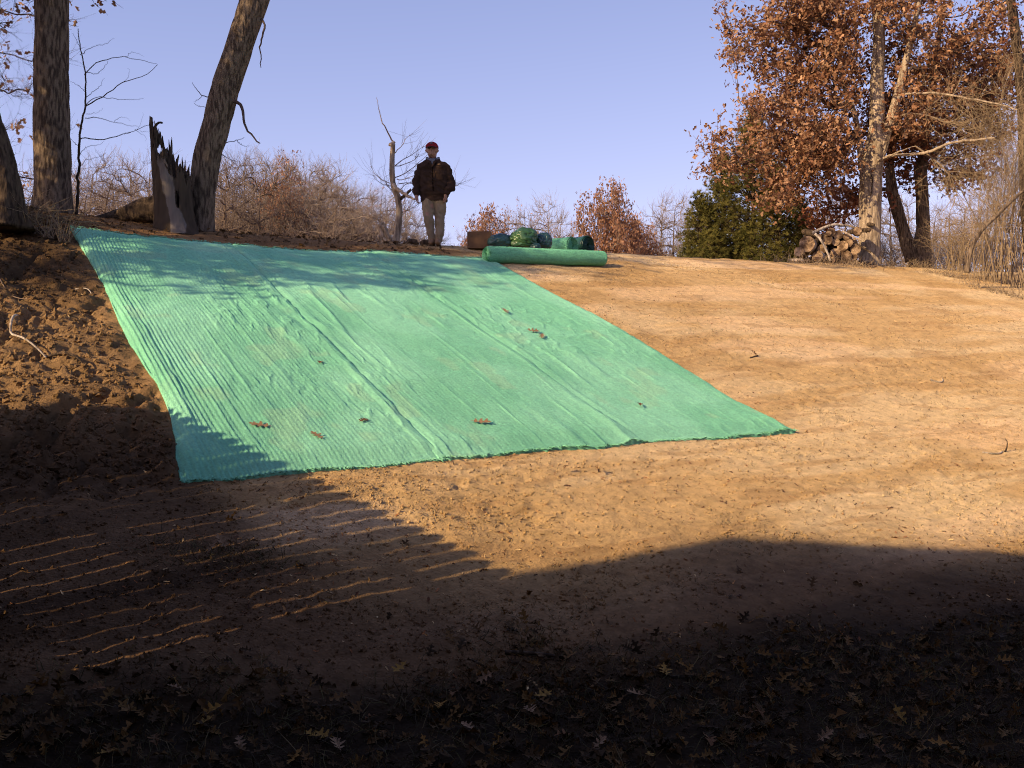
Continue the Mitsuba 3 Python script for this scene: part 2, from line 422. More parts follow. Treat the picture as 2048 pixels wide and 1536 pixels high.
def tree(key, pts, att, rng, bark='bark', twig='twig', tip=.006, attach=.35, tw=(3, .35, .003), leaves=None, stems=(), sides=6, trunk_kw=None, up=.35, kink=.12, extra=None, twig_up=.3, trunk_label=None):
    """trunk + branches (+ crown of leaves) under the key."""
    pts = np.array(pts, float)
    mesh = [trunk_mesh(pts, **(trunk_kw or {}))]
    for s in stems:
        mesh.append(trunk_mesh(s, **{**(trunk_kw or {}), 'flare': 0}))
    part(key, 'trunk', cat_mesh(mesh), bark, True, label=trunk_label)
    if att is None or not len(att):
        return
    P, R = skeleton(rng, [spline(pts, 24)] + [spline(s, 16) for s in stems], att, tip, attach, up=up, kink=kink)
    Q, W = twigs(rng, P, tw[0], tw[1], tw[2], twig_up)
    p7, r7 = resample(P, R)
    thick = R.max(1) > .018
    mesh = []
    if thick.any():
        mesh.append(tubes(p7[thick], r7[thick], sides))
    if (~thick).any():
        mesh.append(tubes(p7[~thick], r7[~thick], 4))
    mesh.append(tubes(Q, W, 3, False))
    part(key, 'branches', cat_mesh(mesh), twig, True)
    if leaves:
        n, size, radius, palette, frac = leaves
        ends = np.vstack([Q[:, 2], Q[:, 1]]) if n else Q[:, 2]
        ends = ends[rng.random(len(ends)) < frac]
        c = np.repeat(ends, n, axis=0)
        c = c + rng.normal(size=c.shape) * radius
        M = rot_random(rng, len(c))
        v, f = scatter(SMALL, M, c, size * rng.uniform(.6, 1.3, len(c)))
        part(key, 'crown', (v, f), 'leaf', False, color=colours(rng, len(c), len(SMALL[0]), palette))
    return P, Q

# ------------------------------------------------------------------ erosion blankets
def edge_left(u):      # the left edge bends inwards over the bank
    return EDGE(np.clip(u, -.5, 8))

def blanket(name, v0, v1, seed, lift, label, rib, left=False, u_top=6.46):
    nv, nu = int((v1 - v0) / .0095), int(6.6 / .028)
    a = np.linspace(0, 1, nv); u0 = np.linspace(0, 1, nu)
    A, B = np.meshgrid(a, u0, indexing='xy')
    vv = v0 + A * (v1 - v0)
    n3 = lambda x, y, s, o=2: meshkit.fbm(np.stack([x, y, 0 * x + s * 3.7], -1), o, s)
    top = u_top + .10 * (n3(vv * 3.2, 0 * vv, seed + 1, 3) - .5) * 2 + .05 * (n3(vv * 14, 0 * vv, seed + 2) - .5) * 2
    bot = -.02 + .05 * (n3(vv * 2.4, 0 * vv, seed + 3, 4) - .5) * 2 + .018 * (n3(vv * 26, 0 * vv, seed + 4) - .5) * 2
    uu = bot + B * (top - bot)
    vv = vv + (edge_left(uu) * (1 - A) if left else 0) + .015 * (n3(uu * 2.2, A * 2, seed + 5) - .5) * 2
    x, y = to_xy(uu, vv)
    z = land(x, y) + lift
    # drape: long folds up the slope, ribs of the stitching, small crumples
    z += .045 * (n3(uu * .55, vv * 1.3, seed + 11) - .5)
    f1 = n3(uu * .55 + .4 * vv, vv * 4.2, seed + 6, 2)
    z += .020 * np.exp(-((f1 - .5) / .07) ** 2) * sst(.45, .65, n3(uu * .5, vv * .8, seed + 7))
    f2 = n3(uu * 1.6 + .3 * vv, vv * 9.0, seed + 8, 3)
    z += .010 * (f2 - .5) * 2 * (.5 + sst(.4, .7, n3(uu * .7, vv * .7, seed + 9)))
    f3 = n3(uu * 3.0 + vv * 2, vv * 6.0 - uu, seed + 10, 3)
    z += .010 * np.exp(-((f3 - .52) / .06) ** 2) * sst(.52, .70, n3(uu * .6 + 4, vv * .5, seed + 12))
    rc = np.random.default_rng(seed)
    for _ in range(26):
        cu, cv, ln = rc.uniform(.2, 6.2), rc.uniform(v0 + .1, v1 - .1), rc.uniform(.25, 1.3)
        path = vv - cv - rc.normal() * .05 * (uu - cu) - .05 * (n3(uu * 1.3, 0 * uu, seed + 30 + _) - .5)
        z += rc.uniform(.003, .009) * np.exp(-(path / rc.uniform(.010, .022)) ** 2) * np.exp(-((uu - cu) / ln) ** 4)
    warp = .022 * (n3(uu * .8, vv * 2, seed + 13) - .5)
    z += .008 * (n3(uu * 9, vv * 11, seed + 18, 3) - .5) * 2 + .012 * (n3(uu * 2.6, vv * 3.4, seed + 19, 2) - .5) * 2
    amp = rib(uu, vv) * (.45 + 1.1 * n3(uu * .9, vv * 1.6, seed + 14))
    z += amp * .0027 * np.sin(2 * PI * (vv + warp) / .042)
    d = np.minimum(A, 1 - A) * (v1 - v0)
    z += .013 * np.exp(-((d - .05) / .020) ** 2) * n3(uu * 2.5, 0 * vv, seed + 15) + .014 * np.exp(-((d - .13) / .03) ** 2) * n3(uu * 1.7, 0 * vv, seed + 16)
    # the edges turn down to the soil
    hem = sst(0, 1, np.minimum(np.minimum(B, 1 - B) * 6.5 / .30, d / .10))
    z += -(lift - .006) * (1 - hem) + .03 * sst(.35, .05, (1 - B) * 6.5) * (n3(vv * 7, uu * 3, seed + 17) - .3)
    V = np.stack([x, y, z], -1)
    skirt = V.copy(); skirt[..., 2] = land(x, y) - .02
    ring = np.r_[np.arange(nv), (np.arange(1, nu) * nv + nv - 1), (nu - 1) * nv + np.arange(nv - 2, -1, -1), np.arange(nu - 2, 0, -1) * nv]
    Vf = V.reshape(-1, 3); low = Vf[ring].copy(); low[:, 2] = skirt.reshape(-1, 3)[ring, 2]
    i, j = np.meshgrid(np.arange(nu - 1), np.arange(nv - 1), indexing='ij')
    q = np.stack([i * nv + j, i * nv + j + 1, (i + 1) * nv + j + 1, (i + 1) * nv + j], -1).reshape(-1, 4)
    m = len(ring); r = np.arange(m); nr = (r + 1) % m
    qs = np.stack([ring[r], r + len(Vf), nr + len(Vf), ring[nr]], -1)
    q = np.vstack([q, qs])
    key = thing(name, label, 'erosion blanket', 'green erosion blanket strips on the slope')
    part(key, 'sheet', (np.vstack([Vf, low]), np.vstack([q[:, [0, 1, 2]], q[:, [0, 2, 3]]])), 'blanket_fibre', True)
    # frayed fibres along the cut ends
    e = np.r_[rc.integers(0, nv, 260), (nu - 1) * nv + rc.integers(0, nv, 260)]
    o = Vf[e] + [0, 0, .002]; out = np.r_[-np.ones(260), np.ones(260)][:, None] * np.array([UD[0], UD[1], .35]) * .5 + rc.normal(size=(520, 3)) * [.5, .5, .15]
    ln = rc.uniform(.012, .05, (520, 1))
    e2 = o + out * ln; e2[:, 2] = np.maximum(e2[:, 2], land(e2[:, 0], e2[:, 1]) + .004)
    part(key, 'frayed_fibres', tubes(np.stack([o, (o + e2) / 2 + [0, 0, .004], e2], 1), np.tile([.005, .004, .002], (520, 1)), 4), 'blanket_fibre', True, kind='stuff')
    return key

W = 2.14
blanket('erosion_blanket', 0, W + .04, 40, .052, 'left strip of ribbed green erosion blanket, its lower corner in striped shade', lambda u, v: .35 + 1.5 * sst(1.0, .1, v) + .45 * sst(2.6, 1.2, v), left=True)
blanket('erosion_blanket', W - .05, 2 * W + .04, 60, .046, 'middle strip of the green erosion blanket, between two long seams', lambda u, v: .55 - .35 * sst(2.4, 4.2, v))
blanket('erosion_blanket', 2 * W - .05, 6.40, 80, .040, 'right strip of green erosion blanket, ending in a point on the sand', lambda u, v: .12)

# ------------------------------------------------------------------ rolls, bundle and box at the top of the slope
def roll(name, a, b, r, mat, label, seed, turns=5, core=.03, group=None, sag=0.0):
    """A rolled blanket from a to b: wound ends with a hollow core, lumpy fibre surface."""
    a, b = np.array(a, float), np.array(b, float)
    L = np.linalg.norm(b - a)
    prof = []
    m = turns * 8
    for i in range(m + 1):
        rr = core + (r * .93 - core) * i / m
        prof.append((rr, -L / 2 + .012 + .018 * math.cos(i / m * turns * 2 * PI)))
    for t in np.linspace(0, 1, 6)[1:]:
        prof.append((r * (.93 + .07 * math.sin(t * PI / 2)), -L / 2 + .03 * t))
    left = [(core, -L / 2 + .3)] + prof
    body = [(r, s) for s in np.linspace(-L / 2 + .05, L / 2 - .05, 110)]
    right = [(rr, -s) for rr, s in left[::-1]]
    pr = np.array(left + body + right)
    S = 60
    ang = np.arange(S) * 2 * PI / S
    R = pr[:, :1] * np.ones(S); X = pr[:, 1:] * np.ones(S)
    co = np.stack([np.cos(ang)[None] * R * 8, np.sin(ang)[None] * R * 8, X * 5], -1)
    bulge = .10 * (meshkit.fbm(co * .55 + seed, 2, seed) - .5) + .05 * (meshkit.fbm(np.stack([np.cos(ang)[None] + 0 * R, np.sin(ang)[None] + 0 * R, X * 22], -1), 2, seed + 1) - .5) + .05 * (meshkit.noise(co * 5, seed + 2) - .5)
    sq = -.10 * np.clip(-np.sin(ang)[None], 0, 1) ** 4
    R = R * (1 + bulge + sq)
    X = X + .02 * (meshkit.noise(co * 1.5 + 5, seed + 3) - .5)
    ex = (b - a) / L
    ez = np.array([0, 0, 1.0]) - ex * ex[2]; ez /= np.linalg.norm(ez); ey = np.cross(ez, ex)
    c = (a + b) / 2
    P = c + X[..., None] * ex + (R * np.cos(ang)[None])[..., None] * ey + (R * np.sin(ang)[None])[..., None] * ez
    k = len(pr)
    i, j = np.meshgrid(np.arange(k - 1), np.arange(S), indexing='ij')
    q = np.stack([i * S + j, i * S + (j + 1) % S, (i + 1) * S + (j + 1) % S, (i + 1) * S + j], -1).reshape(-1, 4)
    key = thing(name, label, 'blanket roll', group)
    part(key, 'winding', (P.reshape(-1, 3), np.vstack([q[:, [0, 1, 2]], q[:, [0, 2, 3]]])[:, ::-1]), mat, True)
    # torn fibre ends hanging off the roll
    rng = np.random.default_rng(seed)
    n = 40
    t = rng.uniform(-.46, .46, n) * L; th = rng.uniform(-.9, 1.2, n) - PI / 2 + .3
    o = c + t[:, None] * ex + (r * 1.0 * np.cos(th))[:, None] * ey + (r * np.sin(th))[:, None] * ez
    d = rng.normal(size=(n, 3)) * .025 + [0, -.02, -.02]
    Q = np.stack([o, o + d * .6, o + d + [0, 0, -.015]], 1)
    part(key, 'loose_fibres', tubes(Q, np.tile([.004, .003, .001], (n, 1)), 4), mat, True, kind='stuff')
    return key

def on(px, d, dz=0.0):
    x = (px - 1024) / F * d
    return np.array([x, d, float(land(x, d)) + dz])

scene['dark_roll_fibre'] = matte(lambda p, n, uv: mix((.012, .045, .04), (.02, .085, .06), fbm(p.x * 9, p.y * 9, p.z * 9, 3)), .35, .5)  # much darker and glossier green than the other rolls
GR = 'rolls of green blanket lying at the crest'
ra, rb = on(972, 15.35, .128), on(1206, 16.6, .128)
roll('blanket_roll', ra, rb, .142, 'roll_fibre', 'long loose green blanket roll lying at the top of the spread blanket', 5, group=GR)
e1 = on(1146, 17.2, .172); roll('blanket_roll', e1, e1 + np.array([-1.45, 1.25, .02]), .182, 'roll_fibre', 'light green roll with its round hollow end towards the camera, behind the long roll', 9, core=.026, group=GR)
e2 = on(1177, 17.65, .165); roll('blanket_roll', e2, e2 + np.array([-1.25, 1.45, .02]), .175, 'dark_roll_fibre', 'dark glossy green roll, the rightmost of the stacked rolls', 13, group=GR)

scene['green_plastic'] = {'type': 'twosided', 'bsdf': {'type': 'principled', 'base_color': mikit.proc(lambda p, n, uv: mix((.035, .10, .045), (.085, .16, .045), smoothstep(.40, .70, fbm(p.x * 2.6, p.y * 2.6, p.z * 2.6, 2)))), 'roughness': .3, 'specular': .5}}
scene['dark_plastic'] = {'type': 'twosided', 'bsdf': {'type': 'principled', 'base_color': mikit.proc(lambda p, n, uv: mix((.012, .035, .045), (.03, .085, .085), fbm(p.x * 6, p.y * 6, p.z * 6, 3))), 'roughness': .3, 'specular': .5}}

def crumple(c, rad, seed, sub=5, fold=.22, freq=5.0, flat=.6):
    """A crumpled plastic bundle: creased facets on a slumped lump."""
    s = trimesh.creation.icosphere(subdivisions=sub)
    v = s.vertices.copy()
    d1 = np.abs(meshkit.noise(v * freq * .5 + seed, seed) - .5) * 2
    d2 = np.abs(meshkit.noise(v * freq + seed * 2, seed + 1) - .5) * 2
    d3 = np.abs(meshkit.noise(v * freq * 1.8 + seed * 3, seed + 2) - .5) * 2
    k = 1 - fold * .22 * (1 - d1) ** 4 - fold * .30 * (1 - d2) ** 8 + .42 * (meshkit.fbm(v * 1.3 + seed, 3, seed) - .5)
    v = v * k[:, None]
    v[:, 2] = np.where(v[:, 2] < -flat, -flat + (v[:, 2] + flat) * .12, v[:, 2])
    return v * np.array(rad) + np.array(c), s.faces

g = on(1046, 16.35)
single('plastic_bundle', crumple(at(1046, 480, 16.35) + [0, 0, .0], (.275, .24, .20), 3, sub=6, freq=2.6, fold=.30), 'green_plastic', 'bulging crumpled green plastic bag between the box and the rolls', 'plastic bag', smooth=True)
single('plastic_wrapper', crumple(at(1088, 484, 16.5), (.16, .14, .175), 8, sub=5, fold=.34, freq=1.6), 'dark_plastic', 'dark folded plastic wrapper slumped right of the green bag', 'plastic wrapper', smooth=True)
single('plastic_wrapper', crumple(at(1000, 484, 16.3), (.21, .16, .155), 15, sub=5, fold=.34, freq=1.6), 'dark_plastic', 'dark green plastic wrapper tucked beside the cardboard box', 'plastic wrapper', smooth=True)
single('plastic_wrapper', crumple(at(1070, 494, 16.25), (.11, .10, .075), 21, sub=5, fold=.34, freq=1.6), 'dark_plastic', 'small dark plastic fold at the foot of the green bag', 'plastic wrapper', smooth=True)

scene['cardboard'] = matte(lambda p, n, uv: mix((.115, .066, .038), (.155, .092, .055), fbm(p.x * 7, p.y * 7, p.z * 7, 3)) * (.9 + .2 * noise(p.x * 60, p.y * 60, p.z * 3)))
scene['tape'] = matte((.30, .20, .11), .35, .5)

def slab(c, ex, ey, ez, sx, sy, sz, bevel=.004):
    m = m3.Manifold.batch_hull([m3.Manifold.cube([sx - 2 * bevel * (i != 0), sy - 2 * bevel * (i != 1), sz - 2 * bevel * (i != 2)], True) for i in range(3)])
    mm = m.to_mesh(); v = mm.vert_properties[:, :3]
    R = np.stack([ex, ey, ez])
    return np.asarray(v @ R + np.array(c)), mm.tri_verts

bk = thing('cardboard_box', 'brown cardboard box standing in the shade left of the plastic bag', 'box')
cb = at(960, 483, 16.5); cb[2] = float(land(cb[0], cb[1])) + .137
th = math.radians(-4); bx, by, bz = np.array([math.cos(th), math.sin(th), 0]), np.array([-math.sin(th), math.cos(th), 0]), np.array([0, 0, 1.0])
part(bk, 'carton', slab(cb, bx, by, bz, .41, .34, .285), 'cardboard')
part(bk, 'flap', slab(cb + by * -.088 + bz * .1455, bx, by, bz, .405, .165, .004, .001), 'cardboard')
part(bk, 'flap', slab(cb + by * .088 + bz * .1455, bx, by, bz, .405, .165, .004, .001), 'cardboard')
part(bk, 'tape', slab(cb + bz * .1482, bx, by, bz, .37, .05, .001, .0003), 'tape')
part(bk, 'tape', slab(cb + bx * .2055 + bz * .09, bx, by, bz, .001, .05, .105, .0003), 'tape')

# ------------------------------------------------------------------ the man
def person():
    key = thing('person', 'man in a brown work jacket, khaki trousers and red cap walking over the crest', 'person')
    d = 16.35
    o = on(868, d)
    o[2] = float(ground_z(o[0], o[1])) - .01
    s = 1.0
    J = {}
    def j(n, x, y, z, r): J[n] = (x, y, z, r)
    # the figure faces -y (the camera); x to the right of the picture
    j('head', -.035, -.02, 1.665, .098); j('crown', -.035, .012, 1.69, .098); j('jaw', -.035, -.055, 1.592, .062); j('neck', -.025, .015, 1.52, .06); j('throat', -.02, .02, 1.42, .075)
    j('chest', -.01, .02, 1.26, .15); j('chl', -.12, .02, 1.28, .11); j('chr', .10, .02, 1.28, .11)
    j('waist', 0, .02, 1.04, .135); j('pelvis', .0, .02, .92, .14)
    j('sl', -.19, .02, 1.395, .07); j('sr', .17, .02, 1.395, .07)
    j('el', -.285, .03, 1.115, .05); j('er', .265, .03, 1.115, .05)
    j('wl', -.295, -.05, .885, .033); j('wr', .205, -.09, .885, .033)
    j('hl', -.09, .02, .88, .105); j('hr', .095, .02, .88, .105)
    j('kl', -.085, -.10, .49, .066); j('kr', .085, -.02, .485, .066)
    j('al', -.015, -.02, .09, .044); j('ar', .075, -.06, .085, .044)
    j('tl', -.035, -.17, .04, .036); j('tr', .07, -.22, .04, .036)
    # hands, half closed
    B = [('head', 'crown'), ('head', 'jaw'), ('jaw', 'neck'), ('crown', 'neck'), ('neck', 'throat'), ('throat', 'chest'), ('throat', 'sl'), ('throat', 'sr'), ('chl', 'chr'), ('chl', 'waist'), ('chr', 'waist'), ('sl', 'chl'), ('sr', 'chr'),
         ('chest', 'waist'), ('waist', 'pelvis'), ('sl', 'el'), ('sr', 'er'), ('el', 'wl'), ('er', 'wr'), ('pelvis', 'hl'), ('pelvis', 'hr'), ('hl', 'kl'), ('hr', 'kr'), ('kl', 'al'), ('kr', 'ar'), ('al', 'tl'), ('ar', 'tr')]
    for side, w, sg in (('l', J['wl'], 1), ('r', J['wr'], -1)):
        x, y, z = w[:3]
        # palm hanging down, thumb towards the front
        j('p1' + side, x, y - .012, z - .05, .027); j('p2' + side, x, y + .022, z - .05, .025); j('p3' + side, x, y - .02, z - .088, .020); j('p4' + side, x, y + .03, z - .082, .018)
        B += [('w' + side, 'p1' + side), ('w' + side, 'p2' + side), ('p1' + side, 'p3' + side), ('p2' + side, 'p4' + side), ('p3' + side, 'p4' + side), ('p1' + side, 'p2' + side)]
        for k, (fy, ln) in enumerate(((-.030, .9), (-.009, 1.0), (.012, .95), (.033, .75))):
            a, b_, c_ = f'f{k}a{side}', f'f{k}b{side}', f'f{k}c{side}'
            j(a, x, y + fy, z - .094, .0115); j(b_, x + sg * .012, y + fy, z - .094 - .036 * ln, .0105); j(c_, x + sg * .036, y + fy - .004, z - .094 - .045 * ln, .0092)
            B += [('p3' + side if k < 2 else 'p4' + side, a), (a, b_), (b_, c_)]
        j('t1' + side, x + sg * .010, y - .038, z - .06, .0125); j('t2' + side, x + sg * .024, y - .046, z - .088, .0110); j('t3' + side, x + sg * .034, y - .040, z - .110, .0095)
        B += [('p1' + side, 't1' + side), ('t1' + side, 't2' + side), ('t2' + side, 't3' + side)]
    # face: nose, brows, cheeks, chin, ears
    j('nose', -.035, -.128, 1.645, .014); j('bridge', -.035, -.108, 1.68, .013); j('chin', -.035, -.098, 1.575, .026); j('eaL', -.137, .0, 1.65, .018); j('eaR', .067, .0, 1.65, .018)
    j('ckL', -.075, -.075, 1.64, .034); j('ckR', .005, -.075, 1.64, .034); j('brL', -.07, -.092, 1.69, .018); j('brR', .0, -.092, 1.69, .018); j('mouth', -.035, -.108, 1.608, .017)
    B += [('bridge', 'nose'), ('head', 'bridge'), ('jaw', 'chin'), ('head', 'eaL'), ('head', 'eaR'), ('head', 'ckL'), ('head', 'ckR'), ('brL', 'brR'), ('ckL', 'chin'), ('ckR', 'chin'), ('jaw', 'mouth'), ('head', 'brL'), ('head', 'brR')]
    body = hull_chain(J, B, .011, 5)
    scene['skin'] = matte(lambda p, n, uv: mix((.26, .14, .095), (.32, .18, .125), noise(p.x * 40, p.y * 40, p.z * 40)), .6, .4)
    put = lambda m: (np.asarray(m.vertices) * s + o, np.asarray(m.faces))
    part(key, 'body', put(body), 'skin', True)
    def wrinkle(tm, amp, fx, fz, seed, ):
        v = tm.vertices.copy(); nn = tm.vertex_normals
        k = meshkit.fbm(np.stack([v[:, 0] * fx, v[:, 1] * fx, v[:, 2] * fz + v[:, 0] * 4], -1) + seed, 3, seed) - .5
        tm.vertices = v + nn * (k * amp * 2)[:, None]
        return tm
    # jacket
    K = {'c1': (-.10, .02, 1.33, .155), 'c2': (.09, .02, 1.33, .155), 'n': (-.02, .03, 1.42, .13), 'w1': (-.085, .02, 1.0, .158), 'w2': (.085, .02, 1.0, .158), 'h1': (-.10, .02, .94, .155), 'h2': (.105, .02, .94, .155), 'h3': (-.10, .02, .885, .140), 'h4': (.105, .02, .885, .140),
         'sl': (-.215, .02, 1.35, .095), 'sr': (.195, .02, 1.35, .095), 'el': (-.298, .04, 1.10, .080), 'er': (.282, .04, 1.10, .084), 'wl': (-.298, -.04, .915, .062), 'wr': (.222, -.075, .93, .066), 'em': (-.300, .0, 1.0, .072), 'erm': (.275, -.02, 1.0, .080)}
    KB = [('c1', 'c2'), ('c1', 'n'), ('c2', 'n'), ('c1', 'w1'), ('c2', 'w2'), ('c1', 'w2'), ('c2', 'w1'), ('w1', 'w2'), ('w1', 'h1'), ('w2', 'h2'), ('h1', 'h2'), ('h1', 'h3'), ('h2', 'h4'), ('h3', 'h4'), ('sl', 'c1'), ('sr', 'c2'), ('sl', 'n'), ('sr', 'n'), ('sl', 'el'), ('sr', 'er'), ('el', 'em'), ('er', 'erm'), ('em', 'wl'), ('erm', 'wr')]
    jk = hull_chain(K, KB, .016, 8)
    jk = wrinkle(jk, .034, 8, 15, 4)
    def cut(tm, z, keep_above=True, normal=(0, 0, 1), origin=None):
        return trimesh.intersections.slice_mesh_plane(tm, normal, origin if origin is not None else (0, 0, z), cap=False)
    scene['jacket_cloth'] = matte(lambda p, n, uv: mix((.024, .014, .011), (.048, .028, .020), fbm(p.x * 14, p.y * 14, p.z * 14, 3)))
    part(key, 'jacket', put(jk), 'jacket_cloth', True)
    # knitted hem and cuffs
    hem = hull_chain({'a': (-.10, .02, .80, .132), 'b': (.105, .02, .80, .132)}, [('a', 'b')], .02, 3)
    hem.vertices[:, 2] = .805 + np.clip(hem.vertices[:, 2] - .80, -.03, .03)
    part(key, 'hem', put(hem), 'jacket_cloth', True)
    # zip and hood of the grey sweatshirt
    scene['hood_cloth'] = matte((.13, .14, .17))
    th_ = np.linspace(0, 2 * PI, 40, endpoint=False)
    hood = []
    for k, (rr, zz, fy) in enumerate(((.098, 1.475, 0), (.118, 1.50, .0), (.115, 1.545, .01), (.088, 1.552, .012), (.080, 1.51, .01), (.085, 1.45, 0))):
        front = np.clip(-np.sin(th_), 0, 1) ** 2
        hood.append(np.stack([-.022 + rr * np.cos(th_) * 1.05, .02 + fy + rr * np.sin(th_) * 1.0, zz - .06 * front + 0 * th_], -1))
    hood = np.array(hood); kk, S = hood.shape[:2]
    i, jn = np.meshgrid(np.arange(kk - 1), np.arange(S), indexing='ij')
    q = np.stack([i * S + jn, i * S + (jn + 1) % S, (i + 1) * S + (jn + 1) % S, (i + 1) * S + jn], -1).reshape(-1, 4)
    part(key, 'hood', (hood.reshape(-1, 3) + o, np.vstack([q[:, [0, 1, 2]], q[:, [0, 2, 3]]])), 'hood_cloth', True)
    front = hull_chain({'a': (-.055, -.115, 1.475, .018), 'b': (.012, -.115, 1.475, .018), 'c': (-.02, -.136, 1.375, .012)}, [('a', 'b'), ('a', 'c'), ('b', 'c')], .02, 1)
    front = trimesh.Trimesh(*put(trimesh.convex.convex_hull(front.vertices)), process=False)
    part(key, 'sweatshirt', (front.vertices, front.faces), 'hood_cloth', True)
    col = {'a': (-.125, -.02, 1.475, .03), 'b': (-.06, -.135, 1.425, .024), 'c': (-.025, -.158, 1.345, .014), 'd': (.085, -.02, 1.475, .03), 'e': (.02, -.135, 1.425, .024), 'f': (-.014, -.158, 1.345, .014), 'g': (-.02, .13, 1.50, .03), 'h': (-.11, .08, 1.50, .03), 'i': (.07, .08, 1.50, .03)}
    part(key, 'collar', put(hull_chain(col, [('a', 'b'), ('b', 'c'), ('d', 'e'), ('e', 'f'), ('a', 'h'), ('h', 'g'), ('g', 'i'), ('i', 'd')], .015, 4)), 'jacket_cloth', True)
    scene['zip_metal'] = {'type': 'roughconductor', 'material': 'Al', 'alpha': .3}
    zp = np.array([[-.018, -.172, 1.34], [-.012, -.180, 1.2], [-.005, -.176, 1.05], [0, -.158, .92]])
    part(key, 'zip', (lambda m: (m[0] + o, m[1]))(tubes(zp, np.full(4, .006), 6)), 'zip_metal', True)
    badge = trimesh.creation.icosphere(subdivisions=2); badge.apply_scale((.024, .008, .014)); badge.apply_translation((.095, -.135, 1.385))
    scene['badge_thread'] = matte((.42, .26, .12))
    part(key, 'badge', put(badge), 'badge_thread', True)
    # trousers
    L = {'p': (0, .02, .84, .118), 'pl': (-.09, .02, .82, .118), 'pr': (.095, .02, .82, .118), 'cl': (-.095, .0, .74, .112), 'cr': (.10, .01, .74, .112), 'kl': (-.088, -.085, .49, .088), 'kr': (.105, -.02, .485, .085), 'sl': (-.062, -.05, .27, .072), 'sr': (.105, -.045, .27, .076), 'al': (-.03, -.03, .12, .064), 'ar': (.09, -.065, .115, .068)}
    tr = hull_chain(L, [('p', 'pl'), ('p', 'pr'), ('pl', 'pr'), ('pl', 'cl'), ('pr', 'cr'), ('cl', 'kl'), ('cr', 'kr'), ('kl', 'sl'), ('kr', 'sr'), ('sl', 'al'), ('sr', 'ar')], .015, 7)
    tr = wrinkle(tr, .026, 9, 12, 9)
    tr = cut(tr, .075)
    scene['trouser_cloth'] = matte(lambda p, n, uv: mix((.20, .15, .10), (.27, .21, .14), fbm(p.x * 10, p.y * 10, p.z * 10, 3)))
    part(key, 'trousers', put(tr), 'trouser_cloth', True)
    scene['boot_leather'] = matte((.20, .12, .065), .6, .3)
    for a, t in ((( -.018, -.02), (-.04, -.19)), ((.075, -.055), (.075, -.235))):
        bt = {'a': (a[0], a[1] + .02, .12, .055), 'h': (a[0], a[1] + .03, .045, .046), 'm': ((a[0] + t[0]) / 2, (a[1] + t[1]) / 2, .052, .048), 't': (t[0], t[1], .042, .043)}
        bm = hull_chain(bt, [('a', 'h'), ('a', 'm'), ('h', 'm'), ('m', 't')], .014, 3)
        bm.vertices[:, 2] = np.maximum(bm.vertices[:, 2], .0)
        part(key, 'boot', put(bm), 'boot_leather', True)
    # cap: dome, peak, pale front
    scene['cap_cloth'] = matte((.20, .018, .024))
    scene['cap_dark'] = matte((.055, .018, .022))
    dome = trimesh.creation.icosphere(subdivisions=4)
    v = dome.vertices
    dome = trimesh.intersections.slice_mesh_plane(dome, (0, 0, 1), (0, 0, 0), cap=False)
    dome.apply_scale((.114, .125, .108)); dome.apply_translation((-.035, -.002, 1.695))
    part(key, 'cap', put(dome), 'cap_cloth', True)
    pk = []
    for t in np.linspace(-1, 1, 21):
        for w in np.linspace(0, 1, 6):
            a = t * 1.05
            r0 = np.array([math.sin(a) * .110, -math.cos(a) * .120, 0]); r1 = np.array([math.sin(a) * .088, -.120 - .075 * math.cos(t * PI / 2) ** .7, -.012])
            p_ = r0 * (1 - w) + r1 * w
            pk.append(p_ + np.array([-.035, -.002, 1.703 - .020 * t * t * w - .012 * w]))
    pk = np.array(pk); i, jn = np.meshgrid(np.arange(20), np.arange(5), indexing='ij')
    q = np.stack([i * 6 + jn, i * 6 + jn + 1, (i + 1) * 6 + jn + 1, (i + 1) * 6 + jn], -1).reshape(-1, 4)
    f = np.vstack([q[:, [0, 1, 2]], q[:, [0, 2, 3]]])
    part(key, 'cap_peak', (np.vstack([pk, pk - [0, 0, .005]]) + o, np.vstack([f, f[:, ::-1] + len(pk)])), 'cap_dark', True)
    part(key, 'cap_emblem', (lambda m: put(m))(trimesh.Trimesh(*(lambda s_: (s_.vertices * [.022, .008, .016] + [-.035, -.112, 1.756], s_.faces))(trimesh.creation.icosphere(subdivisions=2)))), 'hood_cloth', True)
    scene['hair'] = matte((.035, .022, .015))
    hair = trimesh.creation.icosphere(subdivisions=3); hair.apply_scale((.108, .100, .085)); hair.apply_translation((-.035, .028, 1.672))
    hair = trimesh.intersections.slice_mesh_plane(hair, (0, 1, .25), (0, -.01, 1.64), cap=False)
    part(key, 'hair', put(hair), 'hair', True)
    scene['eye_dark'] = matte((.03, .02, .02), .3, .5)
    for sx in (-1, 1):
        ey = trimesh.creation.icosphere(subdivisions=2); ey.apply_scale((.013, .008, .007)); ey.apply_translation((-.035 + sx * .034, -.106, 1.668))
        part(key, 'eye', put(ey), 'eye_dark', True)
    return o
MAN = person()

# dark lumps by the man's feet
for k, (px, py, w) in enumerate(((824, 489, .095), (851, 489, .085))):
    p = at(px, py, 16.9); p[2] = float(land(p[0], p[1])) + .03
    single('dark_clod', crumple(p, (w * 1.25, w, w * .9), 30 + k, 4, .25, 3), 'dark_bark', ('dark clod of turned earth on the crest, left of the walking man', 'smaller dark clod just behind the man\'s feet')[k], 'clod', smooth=True)

# ------------------------------------------------------------------ trees on the left
rngL = np.random.default_rng(7)
def px_stem(rows, d, dz=None):
    """rows of (px, py, width px) -> n x 4"""
    out = []
    for r in rows:
        dd = d if len(r) < 4 else r[3]
        p = at(r[0], r[1], dd); out.append([*p, r[2] / F * dd / 2])
    return np.array(out)

